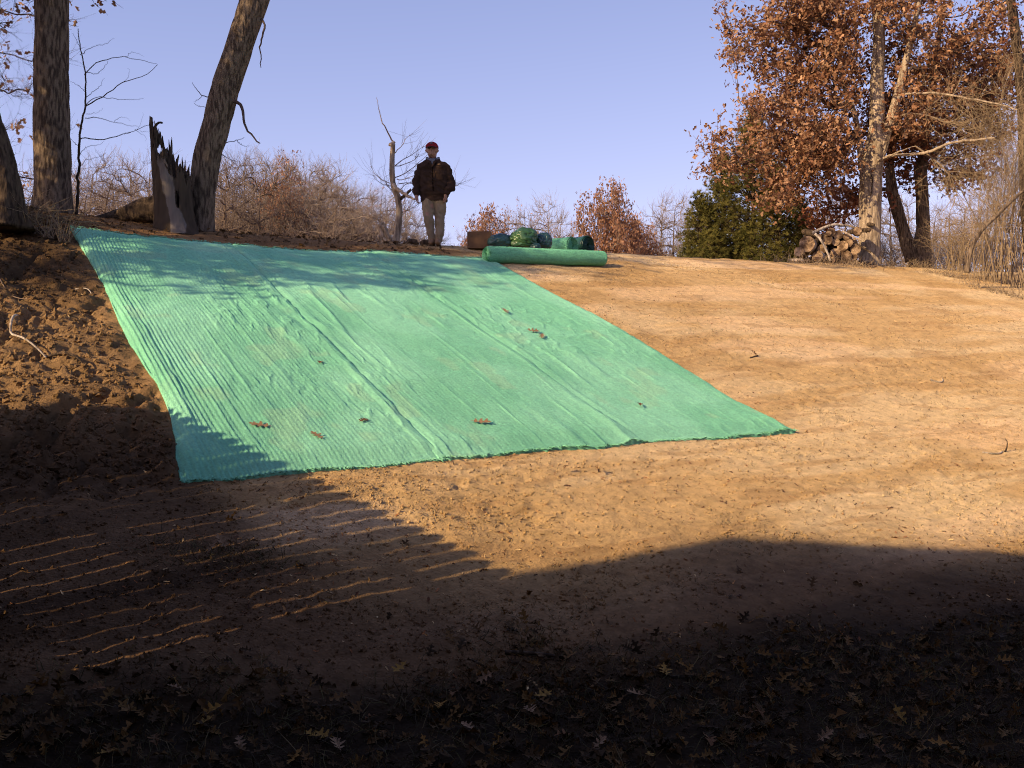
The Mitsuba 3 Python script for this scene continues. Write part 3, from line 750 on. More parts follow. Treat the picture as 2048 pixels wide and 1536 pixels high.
big = px_stem([(106, 452, 70), (105, 330, 69), (103, 150, 67), (104, 0, 65), (106, -170, 58), (110, -330, 45), (116, -480, 28)], 13.6)
att = np.vstack([ellipsoid(rngL, at(110, -330, 13.6), (3.0, 3.0, 2.6), 110), ellipsoid(rngL, at(110, -130, 13.6), (2.6, 2.6, 1.0), 26)])
k = thing('tree', 'thick straight dark trunk left of the broken stump, no branches low down', 'tree')
tree(k, big, att, rngL, 'bark', 'dark_twig', tip=.010, attach=.6, tw=(5, .6, .005), leaves=(2, .13, .12, RUST, .30))

lean = px_stem([(398, 470, 48), (402, 420, 50), (412, 325, 53), (430, 260, 54), (446, 195, 56), (478, 95, 56), (510, 0, 54), (560, -150, 46), (600, -300, 34), (625, -420, 22)], 14.2)
att = np.vstack([ellipsoid(rngL, at(610, -330, 14.2), (2.8, 2.6, 2.0), 90), ellipsoid(rngL, at(520, -270, 14.2), (2.0, 2.0, 1.2), 30)])
k = thing('tree', 'trunk leaning to the right beside the broken stump, thin dead twigs hanging off it', 'tree')
tree(k, lean, att, rngL, 'bark', 'dark_twig', tip=.009, attach=.7, tw=(5, .6, .005), leaves=(2, .13, .12, RUST, .22))
def px_twig(rows, d, r0, r1, dj=.0, seed=0, n=14):
    rg = np.random.default_rng(seed)
    p = np.array([at(a, b, d + dj * i / max(1, len(rows) - 1)) for i, (a, b) in enumerate(rows)])
    p = spline(p, n) + rg.normal(size=(n, 3)) * .006
    return tubes(p, np.linspace(r0, r1, n), 6)
part(k, 'dead_twig', px_twig([(523, 38), (530, 52), (524, 75), (521, 100), (522, 135)], 14.15, .018, .006, -.2, 1), 'dark_twig', True)
part(k, 'dead_twig', px_twig([(468, 203), (480, 208), (486, 222), (488, 245), (500, 266), (520, 288)], 14.1, .026, .009, -.3, 2), 'dark_twig', True)
lt = [px_twig([(438, 290), (455, 284), (475, 281), (490, 275)], 14.1, .008, .003, .3, 3), px_twig([(474, 281), (484, 290), (500, 292)], 14.2, .005, .002, .3, 4), px_twig([(428, 195), (405, 190), (392, 176), (385, 165)], 14.1, .008, .003, .3, 5), px_twig([(405, 190), (395, 200), (388, 205)], 14.2, .004, .002, .2, 6),
      px_twig([(418, 215), (400, 212), (388, 206)], 14.2, .005, .002, .2, 7), px_twig([(440, 305), (458, 318), (485, 325)], 14.2, .007, .002, .2, 8)]
part(k, 'side_shoots', cat_mesh(lt), 'dark_twig', True)

edge = px_stem([(12, 460, 74, 11.6), (6, 380, 70, 11.6), (-16, 290, 66, 11.6), (-44, 200, 62, 11.6), (-100, 60, 56, 11.6), (-180, -150, 46, 11.6), (-240, -300, 32, 11.6)], 11.6)
att = ellipsoid(rngL, at(-230, -260, 11.6), (2.4, 2.4, 2.0), 70)
k = thing('tree', 'dark leaning trunk at the far left, tilting out of the picture', 'tree')
tree(k, edge, att, rngL, 'dark_bark', 'dark_twig', tip=.009, attach=.6, tw=(5, .6, .005), leaves=(2, .13, .12, RUST, .35))

# bare trees behind the left trunks
for i, (px, d, h, seed, lab) in enumerate(((-40, 17.0, 6.5, 41, 'dark bare tree with a few rust leaves behind the far left trunks'), (215, 27.0, 5.2, 42, 'thin bare tree behind the sapling, fine twigs against the sky'))):
    rg = np.random.default_rng(seed)
    o = on(px, d); o[2] -= .1
    tk = .075 if i == 0 else .04
    st = np.array([[*(o), tk], [*(o + [.25, 0, h * .25]), tk * .8], [*(o + [-.15, .1, h * .5]), tk * .5], [*(o + [0.25, 0, h * .85]), .008]])
    att = np.vstack([ellipsoid(rg, o + [0, 0, h * .55], (1.9, 1.5, h * .42), 130)])
    k = thing('bare_tree', lab, 'tree')
    tree(k, st, att, rg, 'dark_bark', 'dark_twig', tip=.004, attach=.15, tw=(7, .5, .003), leaves=(3, .12, .1, RUST, .07) if i == 0 else None, trunk_kw={'sides': 12, 'seg': .15, 'rough_': .004})

# sapling with long thin side branches
k = thing('sapling', 'slender bare sapling with long drooping side branches, right of the thick trunk', 'tree')
d = 13.9
zo = lambda pts: [(a / 3.0717, b / 3.0717) for a, b in pts]
part(k, 'trunk', px_twig(zo([(470, 1330), (478, 1200), (484, 1000), (488, 850), (505, 740), (524, 640), (526, 540), (523, 450), (508, 360), (488, 270), (480, 180)]), d, .025, .006, 0, 1, 40), 'dark_bark', True)
br = [([(490, 855), (530, 845), (600, 858), (700, 840), (760, 822), (830, 800), (900, 775), (955, 748)], .012), ([(526, 645), (590, 615), (660, 580), (700, 545), (750, 508), (840, 480), (900, 455), (970, 398)], .012),
      ([(524, 455), (570, 400), (640, 370), (700, 355), (770, 352), (860, 372), (960, 392)], .011), ([(522, 725), (600, 722), (700, 752), (780, 768), (850, 772)], .008), ([(525, 640), (600, 600), (650, 600), (760, 612), (880, 605)], .008),
      ([(524, 440), (600, 450), (655, 395), (660, 380)], .007), ([(500, 340), (560, 290), (640, 270), (700, 235)], .007), ([(495, 300), (470, 240), (440, 200)], .006), ([(520, 560), (470, 520), (430, 500)], .006), ([(525, 600), (600, 540), (640, 480)], .006), ([(760, 822), (800, 815), (850, 790), (880, 690)], .004),
      ([(750, 508), (790, 470), (790, 420)], .004), ([(770, 352), (820, 322), (880, 345)], .004), ([(700, 752), (740, 720), (800, 745)], .004), ([(830, 800), (880, 830), (900, 870)], .004), ([(860, 805), (920, 815)], .003), ([(530, 700), (600, 690), (630, 660)], .004), ([(484, 900), (440, 860), (425, 820)], .006), ([(484, 960), (540, 900), (600, 890), (640, 870)], .006), ([(480, 1040), (540, 980), (620, 960), (650, 935)], .006), ([(480, 1100), (430, 1020), (425, 960)], .006)]
part(k, 'branches', cat_mesh([px_twig(zo(b), d, r * .75, r * .25, (-.5 if i % 2 else .6), 20 + i, 14) for i, (b, r) in enumerate(br)]), 'dark_twig', True)

# hollow broken stump
def stump():
    key = thing('tree_stump', 'tall broken hollow stump with a jagged top, leaning against the tilted trunk', 'stump')
    d = 13.75
    S, K = 90, 46
    a = np.arange(S) * 2 * PI / S
    base = at(349, 462, d)
    Ht = 1.45 + .11 * np.sin(a * 2 + .3) * 0
    # height of the shell round the circle: high at the picture's left and back, open at the front
    left = np.clip(-np.cos(a), 0, 1); right = np.clip(np.cos(a), 0, 1); front = np.clip(-np.sin(a), 0, 1)
    h = 1.10 - .33 * np.cos(a) - .10 * front ** 2
    jag = meshkit.noise(np.stack([np.cos(a) * 7, np.sin(a) * 7, 0 * a], -1), 3) + .7 * meshkit.noise(np.stack([np.cos(a) * 19, np.sin(a) * 19, 0 * a], -1), 4)
    h = h + .26 * (jag - .85) + np.where(meshkit.noise(np.stack([np.cos(a) * 11, np.sin(a) * 11, 0 * a + 3], -1), 6) > .72, .13, 0)
    t = np.linspace(0, 1, K)[:, None]
    z = t * h[None]
    r = .262 + .10 * np.exp(-z / .18) - .0 * z + .03 * (meshkit.fbm(np.stack([np.cos(a)[None] * 2 + 0 * z, np.sin(a)[None] * 2 + 0 * z, z * 2.5], -1), 3, 8) - .5) * 2
    r = r * (1 + .05 * np.cos(a)[None])
    sh = -.075 * z / 1.2
    outer = np.stack([base[0] + sh + r * np.cos(a), base[1] + r * .9 * np.sin(a), base[2] - .08 + z], -1)
    inner = np.stack([base[0] + sh + (r - .045) * np.cos(a), base[1] + (r - .045) * .9 * np.sin(a), base[2] - .08 + z * .985], -1)
    def shell(V, flip):
        i, j = np.meshgrid(np.arange(K - 1), np.arange(S), indexing='ij')
        q = np.stack([i * S + j, i * S + (j + 1) % S, (i + 1) * S + (j + 1) % S, (i + 1) * S + j], -1).reshape(-1, 4)
        f = np.vstack([q[:, [0, 1, 2]], q[:, [0, 2, 3]]])
        # the bark has fallen away in knot holes
        c = V.reshape(-1, 3)[f].mean(1)
        rel = np.stack([(c[:, 0] - base[0] + .075 * (c[:, 2] - base[2]) / 1.2) / .255, c[:, 2] - base[2]], -1)
        hole = (((rel[:, 0] + .72) / .16) ** 2 + ((rel[:, 1] - 1.22) / .065) ** 2 < 1) | (((rel[:, 0] + .45) / .10) ** 2 + ((rel[:, 1] - 1.30) / .04) ** 2 < 1) | (((rel[:, 0] - .55) / .10) ** 2 + ((rel[:, 1] - .42) / .13) ** 2 < 1)
        return V.reshape(-1, 3), f[~hole][:, ::-1] if flip else f[~hole]
    part(key, 'shell', shell(outer, False), 'weathered', True)
    part(key, 'hollow', shell(inner, True), 'dark_bark', True)
    rim = np.vstack([outer[-1], inner[-1]]); c = np.arange(S); n = (c + 1) % S
    part(key, 'broken_rim', (rim, np.vstack([np.stack([c, n, n + S], 1), np.stack([c, n + S, c + S], 1)])), 'dark_bark')
    rg = np.random.default_rng(3)
    n = 46
    i = rg.integers(0, S, n); o = outer[-1][i] * .5 + inner[-1][i] * .5; o[:, 2] -= .05
    dd = rg.normal(size=(n, 3)) * [.03, .03, .04] + np.c_[np.zeros(n), np.zeros(n), rg.uniform(.06, .20, n)]
    part(key, 'splinters', tubes(np.stack([o, o + dd * .6, o + dd], 1), np.tile([.022, .013, .003], (n, 1)), 5), 'dark_bark')
    hook = [at(311, 270, d), at(309, 258, d), at(313, 249, d), at(319, 245, d), at(325, 246, d)]
    part(key, 'splinters', tubes(spline(hook, 10), np.linspace(.028, .014, 10), 6), 'dark_bark', True)
SBX, SBZ = (float(v) for v in at(349, 462, 13.75)[[0, 2]])
def weathered(p, n, uv):
    w = fbm(p.x * 22, p.y * 22, p.z * 3.0, 3)
    off = (p.x - SBX) - .13 + .24 * (p.z - SBZ) + .16 * (fbm(p.x * 9, p.y * 9, p.z * 2.5, 4) - .5)
    bare = smoothstep(.10, .075, dr.abs(off)) * smoothstep(1.05, .85, p.z - SBZ + .3 * (w - .5))
    c = mix(mix((.03, .022, .016), (.09, .066, .045), w), mix((.10, .085, .072), (.21, .18, .155), w), bare)
    return c
scene['weathered'] = matte(weathered, bump=bark_bump, scale=.012)
stump()
fl = spline(np.array([[*at(330, 420, 13.9), .22], [*at(300, 420, 13.9), .20], [*at(255, 429, 14.0), .145], [*at(215, 437, 14.1), .09], [*at(186, 441, 14.2), .05]]), 40)
single('fallen_log', trunk_mesh(fl, 30, .04, .02, 0, 5), 'dark_bark', 'dark fallen log tapering left from the broken stump', 'log', smooth=True)

# broken slim tree behind the man, with a splintered log
k = thing('snapped_tree', 'slim snapped tree with pale torn wood just left of the walking man', 'tree')
zs = lambda pts: [(650 + a / 3.413, 180 + b / 3.413) for a, b in pts]
d = 19.0
tr = px_stem([(791, 492, 15), (794, 473, 14), (798, 429, 13), (797, 400, 13), (792, 384, 13), (785, 362, 11.5), (784, 326, 10.5), (785, 305, 9.5), (786, 288, 9)], d)
part(k, 'trunk', trunk_mesh(tr, 20, .03, .012, .1, 6), 'oak_bark', True)
part(k, 'torn_limb', px_twig(zs([(468, 650), (500, 682), (530, 700), (570, 725), (610, 748)]), d - .05, .042, .022, -.3, 4), 'pale_wood', True)
part(k, 'torn_limb', px_twig(zs([(515, 745), (540, 722), (565, 700), (592, 680)]), d - .1, .036, .024, -.2, 5), 'dark_bark', True)
part(k, 'torn_top', px_twig(zs([(445, 378), (458, 368), (470, 355)]), d, .05, .035, 0, 6, 6), 'pale_wood', True)
part(k, 'leader', px_twig(zs([(468, 358), (440, 310), (412, 255), (385, 200), (370, 130), (352, 50)]), d, .016, .004, .2, 7), 'twig', True)
rg = np.random.default_rng(77)
br = [[(480, 520), (540, 470), (590, 440), (650, 400), (680, 380)], [(480, 600), (560, 560), (640, 500), (700, 440)], [(478, 430), (520, 380), (560, 320), (600, 300)], [(490, 610), (560, 600), (660, 560)], [(470, 640), (400, 620), (340, 570), (310, 520)], [(470, 660), (390, 640), (330, 580)], [(480, 520), (560, 500), (620, 470), (640, 440)], [(500, 700), (560, 640), (640, 620)], [(500, 900), (560, 820), (620, 760)], [(505, 850), (600, 800), (650, 770)], [(480, 700), (430, 660), (400, 560)], [(495, 760), (570, 720), (640, 690)], [(860, 660), (900, 650), (940, 630)], [(500, 640), (700, 640), (900, 655)]]
bb = [px_twig(zs(b), d + .1, .010, .003, .8 * rg.normal(), 100 + i, 8) for i, b in enumerate(br)]
P0 = np.array([spline([at(*zs([q_])[0], d + .1) for q_ in b], 5) for b in br])
Q, Wd = twigs(rg, P0, 9, .45, .003, .2)
part(k, 'branches', cat_mesh(bb + [tubes(Q, Wd, 3, False)]), 'twig', True)
lg = [([(372, 912), (380, 950), (392, 1000), (440, 1052)], .055), ([(400, 925), (420, 980), (470, 1040), (490, 1065)], .045), ([(365, 990), (375, 1030), (385, 1060)], .028), ([(380, 905), (400, 920), (410, 945)], .03)]
k = thing('splintered_log', 'pale splintered log leaning at the foot of the snapped tree', 'log')
for i, (b, r) in enumerate(lg):
    part(k, 'splinter', px_twig(zs(b), 18.7, r, r * .7, .1, 60 + i), 'pale_wood' if i != 1 else 'oak_bark', True)

# ------------------------------------------------------------------ trees out of the frame on the left: their shade dapples the slope's top
rgo = np.random.default_rng(19)
OUT = ((-10.8, 8.6, 9.0, 2.2, 130, 'rust leaved oak left of the picture, shading the top of the blanket'), (-12.6, 10.4, 10.0, 2.6, 130, 'oak left of the picture behind the thick trunk'),
       (-9.75, 7.25, 7.0, 1.15, 70, 'slim young oak nearest to the fence corner'), (-14.2, 7.4, 12.0, 2.7, 150, 'tall oak farthest left of the picture'))
for x, y, h, r, na, lab in OUT:
    o = np.array([x, y, float(land(x, y)) - .1])
    st = np.array([[*o, .18], [*(o + [.1, .0, h * .3]), .15], [*(o + [-.1, .2, h * .6]), .11], [*(o + [0, 0, h]), .03]])
    att = ellipsoid(rgo, o + [0, 0, h * .62], (r, r, h * .34), na)
    k = thing('tree', lab, 'tree')
    tree(k, st, att, rgo, 'bark', 'dark_twig', tip=.013, attach=.35, tw=(5, .5, .009), leaves=(13, .15, .14, RUST, .25 if x > -14 else .11))

for x, y, h, r, lab in ((10.5, 6.0, 11.0, 3.2, 'added unseen rust leaved oak right of the picture, blocking skylight beside the sand'), (9.0, .5, 12.0, 3.6, 'added unseen rust leaved oak by the house corner on the right, blocking skylight')):  # added trees out of view, put in to cut skylight on the foreground
    o = np.array([x, y, float(land(x, y)) - .1])
    st = np.array([[*o, .24], [*(o + [.1, .0, h * .3]), .19], [*(o + [-.1, .2, h * .6]), .13], [*(o + [0, 0, h]), .03]])
    att = ellipsoid(rgo, o + [0, 0, h * .60], (r, r, h * .38), 150)
    k = thing('tree', lab, 'tree')
    tree(k, st, att, rgo, 'bark', 'dark_twig', tip=.012, attach=.2, tw=(5, .6, .008), leaves=(7, .17, .2, RUST, .8))

# ------------------------------------------------------------------ the big oak on the right, and the twin trunks behind it
rr = np.random.default_rng(23)
D = 23.5
oak = px_stem([(1738, 540, 46), (1739, 500, 42), (1740, 430, 42), (1742, 360, 44), (1748, 310, 40), (1754, 250, 31), (1755, 160, 27), (1758, 70, 22), (1752, 0, 19), (1750, -120, 14), (1752, -240, 8)], D)
st2 = px_stem([(1746, 335, 26), (1762, 300, 20), (1772, 255, 18), (1782, 215, 17), (1798, 143, 15), (1815, 60, 12), (1830, -60, 8)], D)
st2[:, 1] -= np.linspace(0, .5, len(st2))
st3 = px_stem([(1738, 365, 20), (1728, 330, 15), (1727, 290, 13), (1722, 230, 11), (1700, 150, 8), (1690, 60, 6)], D); st3[:, 1] += np.linspace(0, .6, len(st3))
def blob(px, py, rx, ry, n, dd=0, rd=1.6):
    return ellipsoid(rr, at(px, py, D + dd), (rx / F * D, rd, ry / F * D), n, .45)
att = np.vstack([blob(1640, 250, 130, 130, 80), blob(1650, 90, 110, 110, 70), blob(1780, 60, 130, 110, 70), blob(1830, 170, 130, 120, 50), blob(1600, 325, 100, 60, 40), blob(1550, 390, 55, 40, 12), blob(1700, 330, 70, 60, 20, -.6), blob(1530, 230, 55, 45, 14), blob(1760, 240, 90, 80, 30, -1.0, .8), blob(1480, 330, 45, 38, 10, .4), blob(1700, -80, 260, 90, 50), blob(1920, 100, 110, 100, 30), blob(1600, 20, 70, 60, 28)])
ppx = 1024 + F * att[:, 0] / att[:, 1]; ppy = 768 - F * (att[:, 2] - EYE) / att[:, 1]
att = att[~((ppx > 1705) & (ppx < 1790) & (ppy > 40) & (att[:, 1] < D + .5))]
att = np.vstack([att, blob(1765, 200, 70, 130, 46, 1.5, .5), blob(1560, 300, 70, 60, 20), blob(1435, 300, 30, 40, 6), blob(1510, 60, 60, 60, 16), blob(1600, 150, 80, 90, 26)])
spars = np.array([at(x, y, D + rr.normal() * .8) for x, y in ((1450, 20), (1475, 45), (1510, 70), (1465, 118), (1500, 140), (1520, 155), (1395, 348), (1420, 310), (1435, 265), (1500, 215), (1455, 75))])
k = thing('oak_tree', 'large oak with a thick pale trunk and rust brown leaves beside the log pile', 'tree')
P, Q = tree(k, oak, np.vstack([att, spars]), rr, 'oak_bark', 'dark_twig', tip=.0075, attach=.30, tw=(6, .42, .005), stems=(st2, st3), leaves=(6, .12, .12, RUST, .75), trunk_kw={'sides': 40, 'flare': .12, 'rough_': .014, 'seg': .06})
part(k, 'bare_limb', px_twig([(1755, 322), (1790, 311), (1830, 308), (1858, 304), (1885, 292), (1909, 284), (1945, 280), (1990, 276)], D - .4, .046, .022, -1.6, 70, 26), 'oak_bark', True)
part(k, 'bare_limb', px_twig([(1788, 190), (1850, 186), (1900, 190), (1937, 197), (1985, 205), (2035, 220)], D - .5, .030, .016, -1.6, 71, 26), 'oak_bark', True)
part(k, 'bare_limb', px_twig([(1765, 318), (1795, 305), (1830, 292)], D - .5, .024, .010, -.6, 72, 12), 'oak_bark', True)
PL = np.array([spline([at(*q_, D - .9) for q_ in b], 5) for b in (((1858, 304), (1885, 292), (1909, 284), (1990, 276)), ((1850, 186), (1900, 190), (1937, 197), (2035, 220)), ((1780, 240), (1830, 225), (1880, 240), (1930, 260)), ((1830, 292), (1870, 320), (1900, 350), (1915, 390)))])
QL, WL = twigs(rr, PL, 34, .9, .008, -.1, 1.0)
part(k, 'bare_twigs', cat_mesh([tubes(PL[2:], np.tile(np.linspace(.022, .008, 5), (2, 1)), 5), tubes(QL, WL, 4, False), tubes(*twigs(rr, QL, 3, .4, .005, .0), 3, False)]), 'thicket_twig', True)
part(k, 'bark_scar', px_twig([(1742, 348), (1745, 368), (1741, 390)], D - .29, .012, .018, .0, 73, 10), 'dark_bark', True)
kn = tubes(spline([at(1737, 449, D - .22), at(1742, 449, D - .34), at(1748, 450, D - .44)], 6), np.array([.05, .055, .05, .045, .04, .03]), 10)
part(k, 'branch_stub', kn, 'dark_bark', True)

D2 = 25.5
twin = px_stem([(1838, 535, 44), (1842, 500, 38), (1846, 450, 26), (1845, 400, 24), (1842, 350, 25), (1850, 290, 18), (1862, 200, 14), (1875, 100, 10), (1885, 10, 7)], D2)
tw2 = px_stem([(1826, 520, 34), (1812, 480, 27), (1800, 440, 23), (1792, 410, 23), (1784, 380, 22), (1780, 330, 17), (1790, 250, 12), (1800, 160, 8)], D2)
rr2 = np.random.default_rng(29)
def blob2(px, py, rx, ry, n, dd=0, rd=1.5):
    return ellipsoid(rr2, at(px, py, D2 + dd), (rx / F * D2, rd, ry / F * D2), n, .45)
att = np.vstack([blob2(1900, 230, 130, 110, 80), blob2(1960, 120, 120, 100, 60), blob2(1830, 310, 80, 60, 36), blob2(1930, 340, 70, 40, 20), blob2(1990, 220, 80, 100, 36), blob2(1690, 400, 60, 45, 22), blob2(1660, 440, 60, 30, 14)])
k = thing('oak_tree', 'twin trunked dark oak standing behind the big pale trunk', 'tree')
tree(k, twin, att, rr2, 'bark', 'dark_twig', tip=.0075, attach=.35, tw=(6, .4, .005), stems=(tw2,), leaves=(4, .135, .12, [(.24, .10, .055), (.18, .07, .04), (.30, .14, .08)], .75), trunk_kw={'sides': 30, 'flare': .1, 'seg': .07})

# ------------------------------------------------------------------ pines
NEEDLE = (np.array([[0, -.02, 0], [0, .02, 0], [1, 0, .02]]), np.array([[0, 1, 2]]))
def pine(px, d, h, w, seed, label, low=.0, group=None):
    rg = np.random.default_rng(seed)
    o = on(px, d); o[2] -= .1
    key = thing('pine_tree', label, 'pine tree', group)
    st = np.array([[*o, .09], [*(o + [.03, 0, h * .5]), .06], [*(o + [0, .03, h * .97]), .012]])
    part(key, 'trunk', trunk_mesh(st, 14, .1, .008, .1, seed), 'dark_bark', True)
    n = int(115 * h)
    t = rg.uniform(0.02, 1, n) ** 1.1
    ang = rg.uniform(0, 2 * PI, n)
    rad = w * (1 - t) ** .62 * (.62 + .55 * meshkit.noise(np.stack([np.cos(ang) * 1.6, np.sin(ang) * 1.6, t * 5], -1) + seed, seed)) * rg.uniform(.45, 1.05, n)
    tip = o + np.stack([rad * np.cos(ang), rad * np.sin(ang), .12 + t * h + .18 * rad], -1)
    root = o + np.stack([0 * t, 0 * t, np.clip(t * h - .25 * rad, .05, None)], -1)
    mid = (tip + root) / 2 - np.c_[np.zeros((n, 2)), .08 * rad]
    part(key, 'branches', tubes(np.stack([root, mid, tip], 1), np.tile([.016, .011, .005], (n, 1)), 4), 'dark_bark', True)
    m = 5
    c = np.repeat(tip, m, 0); dirv = np.repeat(tip - mid, m, 0)
    f_ = rg.uniform(-.55, .05, (len(c), 1))
    c = c + dirv * f_ + rg.normal(size=c.shape) * .085
    nn = 26
    C = np.repeat(c, nn, 0)
    dv = rg.normal(size=C.shape); dv /= np.linalg.norm(dv, axis=1, keepdims=True)
    dv = dv + .75 * np.repeat(dirv / (np.linalg.norm(dirv, axis=1, keepdims=True) + 1e-6), nn, 0) + [0, 0, .35]
    dv /= np.linalg.norm(dv, axis=1, keepdims=True)
    side = np.cross(dv, rg.normal(size=dv.shape)); side /= np.linalg.norm(side, axis=1, keepdims=True) + 1e-9
    L = rg.uniform(.07, .135, (len(C), 1))
    V = np.stack([C - side * .0065, C + side * .0065, C + dv * L], 1).reshape(-1, 3)
    col = np.repeat(colours(rg, len(c), 1, [(.105, .10, .03), (.14, .128, .037), (.07, .072, .024), (.18, .16, .05)], .18), nn * 3, axis=0)
    part(key, 'needles', (V, np.arange(len(V)).reshape(-1, 3)), 'needle', False, color=col)
scene['needle'] = leaf_mat(.35)
pine(1398, 27.5, 2.7, .95, 51, 'olive green pine at the left end of the pine clump, lit by the sun')
pine(1446, 27.8, 3.9, 1.2, 52, 'middle height pine between the lit left pine and the tallest one')
pine(1505, 27.4, 5.0, 1.7, 53, 'tallest dark pine overhung by the oak\'s rust leaves')
pine(1556, 26.6, 3.2, 1.2, 54, 'broad green pine just left of the log pile')
pine(1600, 29.8, 2.9, 1.1, 55, 'dark pine half hidden behind the log pile')
pine(1425, 26.8, 1.5, .8, 56, 'lowest pine at the front of the clump')
pine(1490, 27.2, 1.7, .9, 57, 'low pine in front of the tallest pine')

# ------------------------------------------------------------------ log pile
def log(name, a, b, r, label, bark='oak_bark', seed=0, group='logs heaped beside the oak trunk', cat='log', r2=None):
    a, b = np.array(a, float), np.array(b, float)
    key = thing(name, label, cat, group)
    n = 14
    t = np.linspace(0, 1, n)[:, None]
    P = a + (b - a) * t
    rgl = np.random.default_rng(seed)
    P[1:-1] += np.cumsum(rgl.normal(size=(n - 2, 3)) * .004, axis=0)
    R = np.linspace(r, r2 or r * .95, n)
    S = 22
    v, f = tubes(P, R, S, False)
    c = np.repeat(P, S, 0)
    v = c + (v - c) * (1 + .30 * (meshkit.fbm((v - c) / r * 1.6 + seed + np.repeat(t, S, 0) * 3, 2, seed) - .5) + .06 * (meshkit.noise((v - c) / r * 6 + seed, seed + 1) - .5))[:, None]
    part(key, 'bark', (v, f), bark, True)
    for e, (c0, ring) in enumerate(((P[0], v[:S]), (P[-1], v[-S:]))):
        ins = c0 + (ring - c0) * .995
        i = np.arange(S)
        vv = np.vstack([ins, c0 + (ring - c0) * .5 + rgl.normal(size=(S, 3)) * .003, [c0]])
        ff = np.vstack([np.stack([i, (i + 1) % S, (i + 1) % S + S], 1), np.stack([i, (i + 1) % S + S, i + S], 1), np.stack([i + S, (i + 1) % S + S, i * 0 + 2 * S], 1)])
        part(key, 'cut_end', (vv, ff), 'cut_wood')
    return key

dl = 22.4
W6 = lambda x, y, dd=0.0: at(1500 + x / 5.12, 400 + y / 5.12, dl + dd)
big_logs = [  # front end (zoomed pixels), back vector, radius
    ((585, 450), (.35, .75, .0), .185, 'grey_wood', 'biggest grey log round at the left of the heap, end showing'),
    ((500, 528), (.30, .6, .02), .115, 'cut_wood', 'small reddish log lying left of the biggest grey round'),
    ((690, 575), (.35, .55, .0), .13, 'grey_wood', 'grey log at the foot of the heap behind the leaning pole'),
    ((790, 410), (.30, .7, .05), .115, 'oak_bark', 'pale ended log in the middle of the heap'),
    ((830, 330), (.25, .7, .03), .10, 'dark_bark', 'dark round log near the top left of the heap'),
    ((903, 357), (.25, .7, .03), .105, 'dark_bark', 'brown round log near the top middle of the heap'),
    ((985, 372), (.25, .6, .03), .085, 'oak_bark', 'small log wedged under the pale stick'),
    ((1100, 320), (.2, .6, .05), .10, 'dark_bark', 'dark log at the top right of the heap touching the trunk'),
    ((880, 430), (.25, .6, .03), .09, 'oak_bark', 'weathered log below the two round ends'),
    ((945, 470), (.3, .6, .03), .13, 'dark_bark', 'large dark log low in the middle of the heap'),
    ((1080, 500), (.2, .6, .0), .12, 'pale_wood', 'split log with a bright orange face low on the right'),
    ((870, 550), (.3, .6, .0), .125, 'grey_wood', 'short log standing out at the bottom middle'),
    ((980, 570), (.3, .6, .0), .13, 'oak_bark', 'rough log at the bottom right of the middle'),
    ((1050, 575), (.2, .6, .0), .11, 'dark_bark', 'shadowed log at the foot of the oak trunk'),
    ((740, 500), (.3, .6, .0), .11, 'dark_bark', 'shadowed log behind the leaning pole'),
    ((1010, 440), (.25, .6, .0), .10, 'dark_bark', 'dark log behind the pale stick'),
]
for i, (e, bvec, r, bk_, lab) in enumerate(big_logs):
    a = W6(*e, .02 * (i % 3))
    lowest = float(land(a[0], a[1])) + r * .8
    a[2] = max(a[2], lowest)
    log('log', a, a + np.array(bvec) * .9, r, lab, bk_, 200 + i)
rq = np.random.default_rng(88)
GD = 'shadowed logs at the back of the heap'
for i in range(16):
    a = W6(rq.uniform(640, 1060), rq.uniform(330, 560), .38 + .3 * rq.random())
    a[2] = max(a[2], float(land(a[0], a[1])) + .06)
    dv_ = np.clip(rq.normal(size=3), -1.2, 1.2) * [.25, .5, .1]
    log('log', a, a + dv_, rq.uniform(.05, .09), 'dark log in the shadow at the back of the heap', 'dark_bark', 300 + i, GD)
n = 420
c = np.stack([rq.uniform(-.9, 1.0, n), rq.uniform(-.25, .8, n), 0 * np.arange(n)], -1) + W6(830, 600)
c[:, 2] = ground_z(c[:, 0], c[:, 1]) + rq.random(n) ** 2 * .22 * np.exp(-((c[:, 0] - W6(830, 600)[0]) / .6) ** 2) + .01
single('bark_debris', scatter((np.array([[-.5, -.12, 0], [.5, -.1, .02], [.5, .1, 0], [-.5, .12, .03]]), np.array([[0, 1, 2], [0, 2, 3], [2, 1, 0], [3, 2, 0]])), rot_random(rq, n), c, rq.uniform(.05, .22, n)), 'dry_leaf', 'broken bark and chips under and around the log heap', 'bark chips', kind='stuff', color=colours(rq, n, 4, [(.09, .055, .032), (.16, .10, .06), (.05, .032, .02), (.28, .2, .12)], .25))
GS = 'cut branches lying on the log pile'
sticks = [([(665, 345, -.3), (710, 390, -.35), (765, 480, -.4), (800, 560, -.42), (822, 625, -.45)], .030, 'grey_wood', 'grey pole leaning down the front of the log pile'),
          ([(940, 320, -.1), (1010, 350, -.15), (1070, 385, -.2), (1140, 412, -.22)], .026, 'pale_wood', 'pale peeled stick across the top right of the pile'),
          ([(640, 340, .1), (720, 300, .1), (800, 268, .1), (880, 250, .1), (960, 262, .15)], .036, 'grey_wood', 'long bent branch arching over the top of the pile'),
          ([(900, 262, .2), (1000, 262, .2), (1060, 280, .2), (1130, 290, .15)], .030, 'oak_bark', 'branch lying along the top right of the pile'),
          ([(1090, 440, -.2), (1150, 485, -.25), (1240, 535, -.3)], .024, 'dark_bark', 'dark stick poking out in front of the oak trunk'),
          ([(1130, 340, .0), (1165, 325, -.1), (1200, 340, -.15)], .014, 'dark_bark', 'short dark twig at the top right of the pile')]
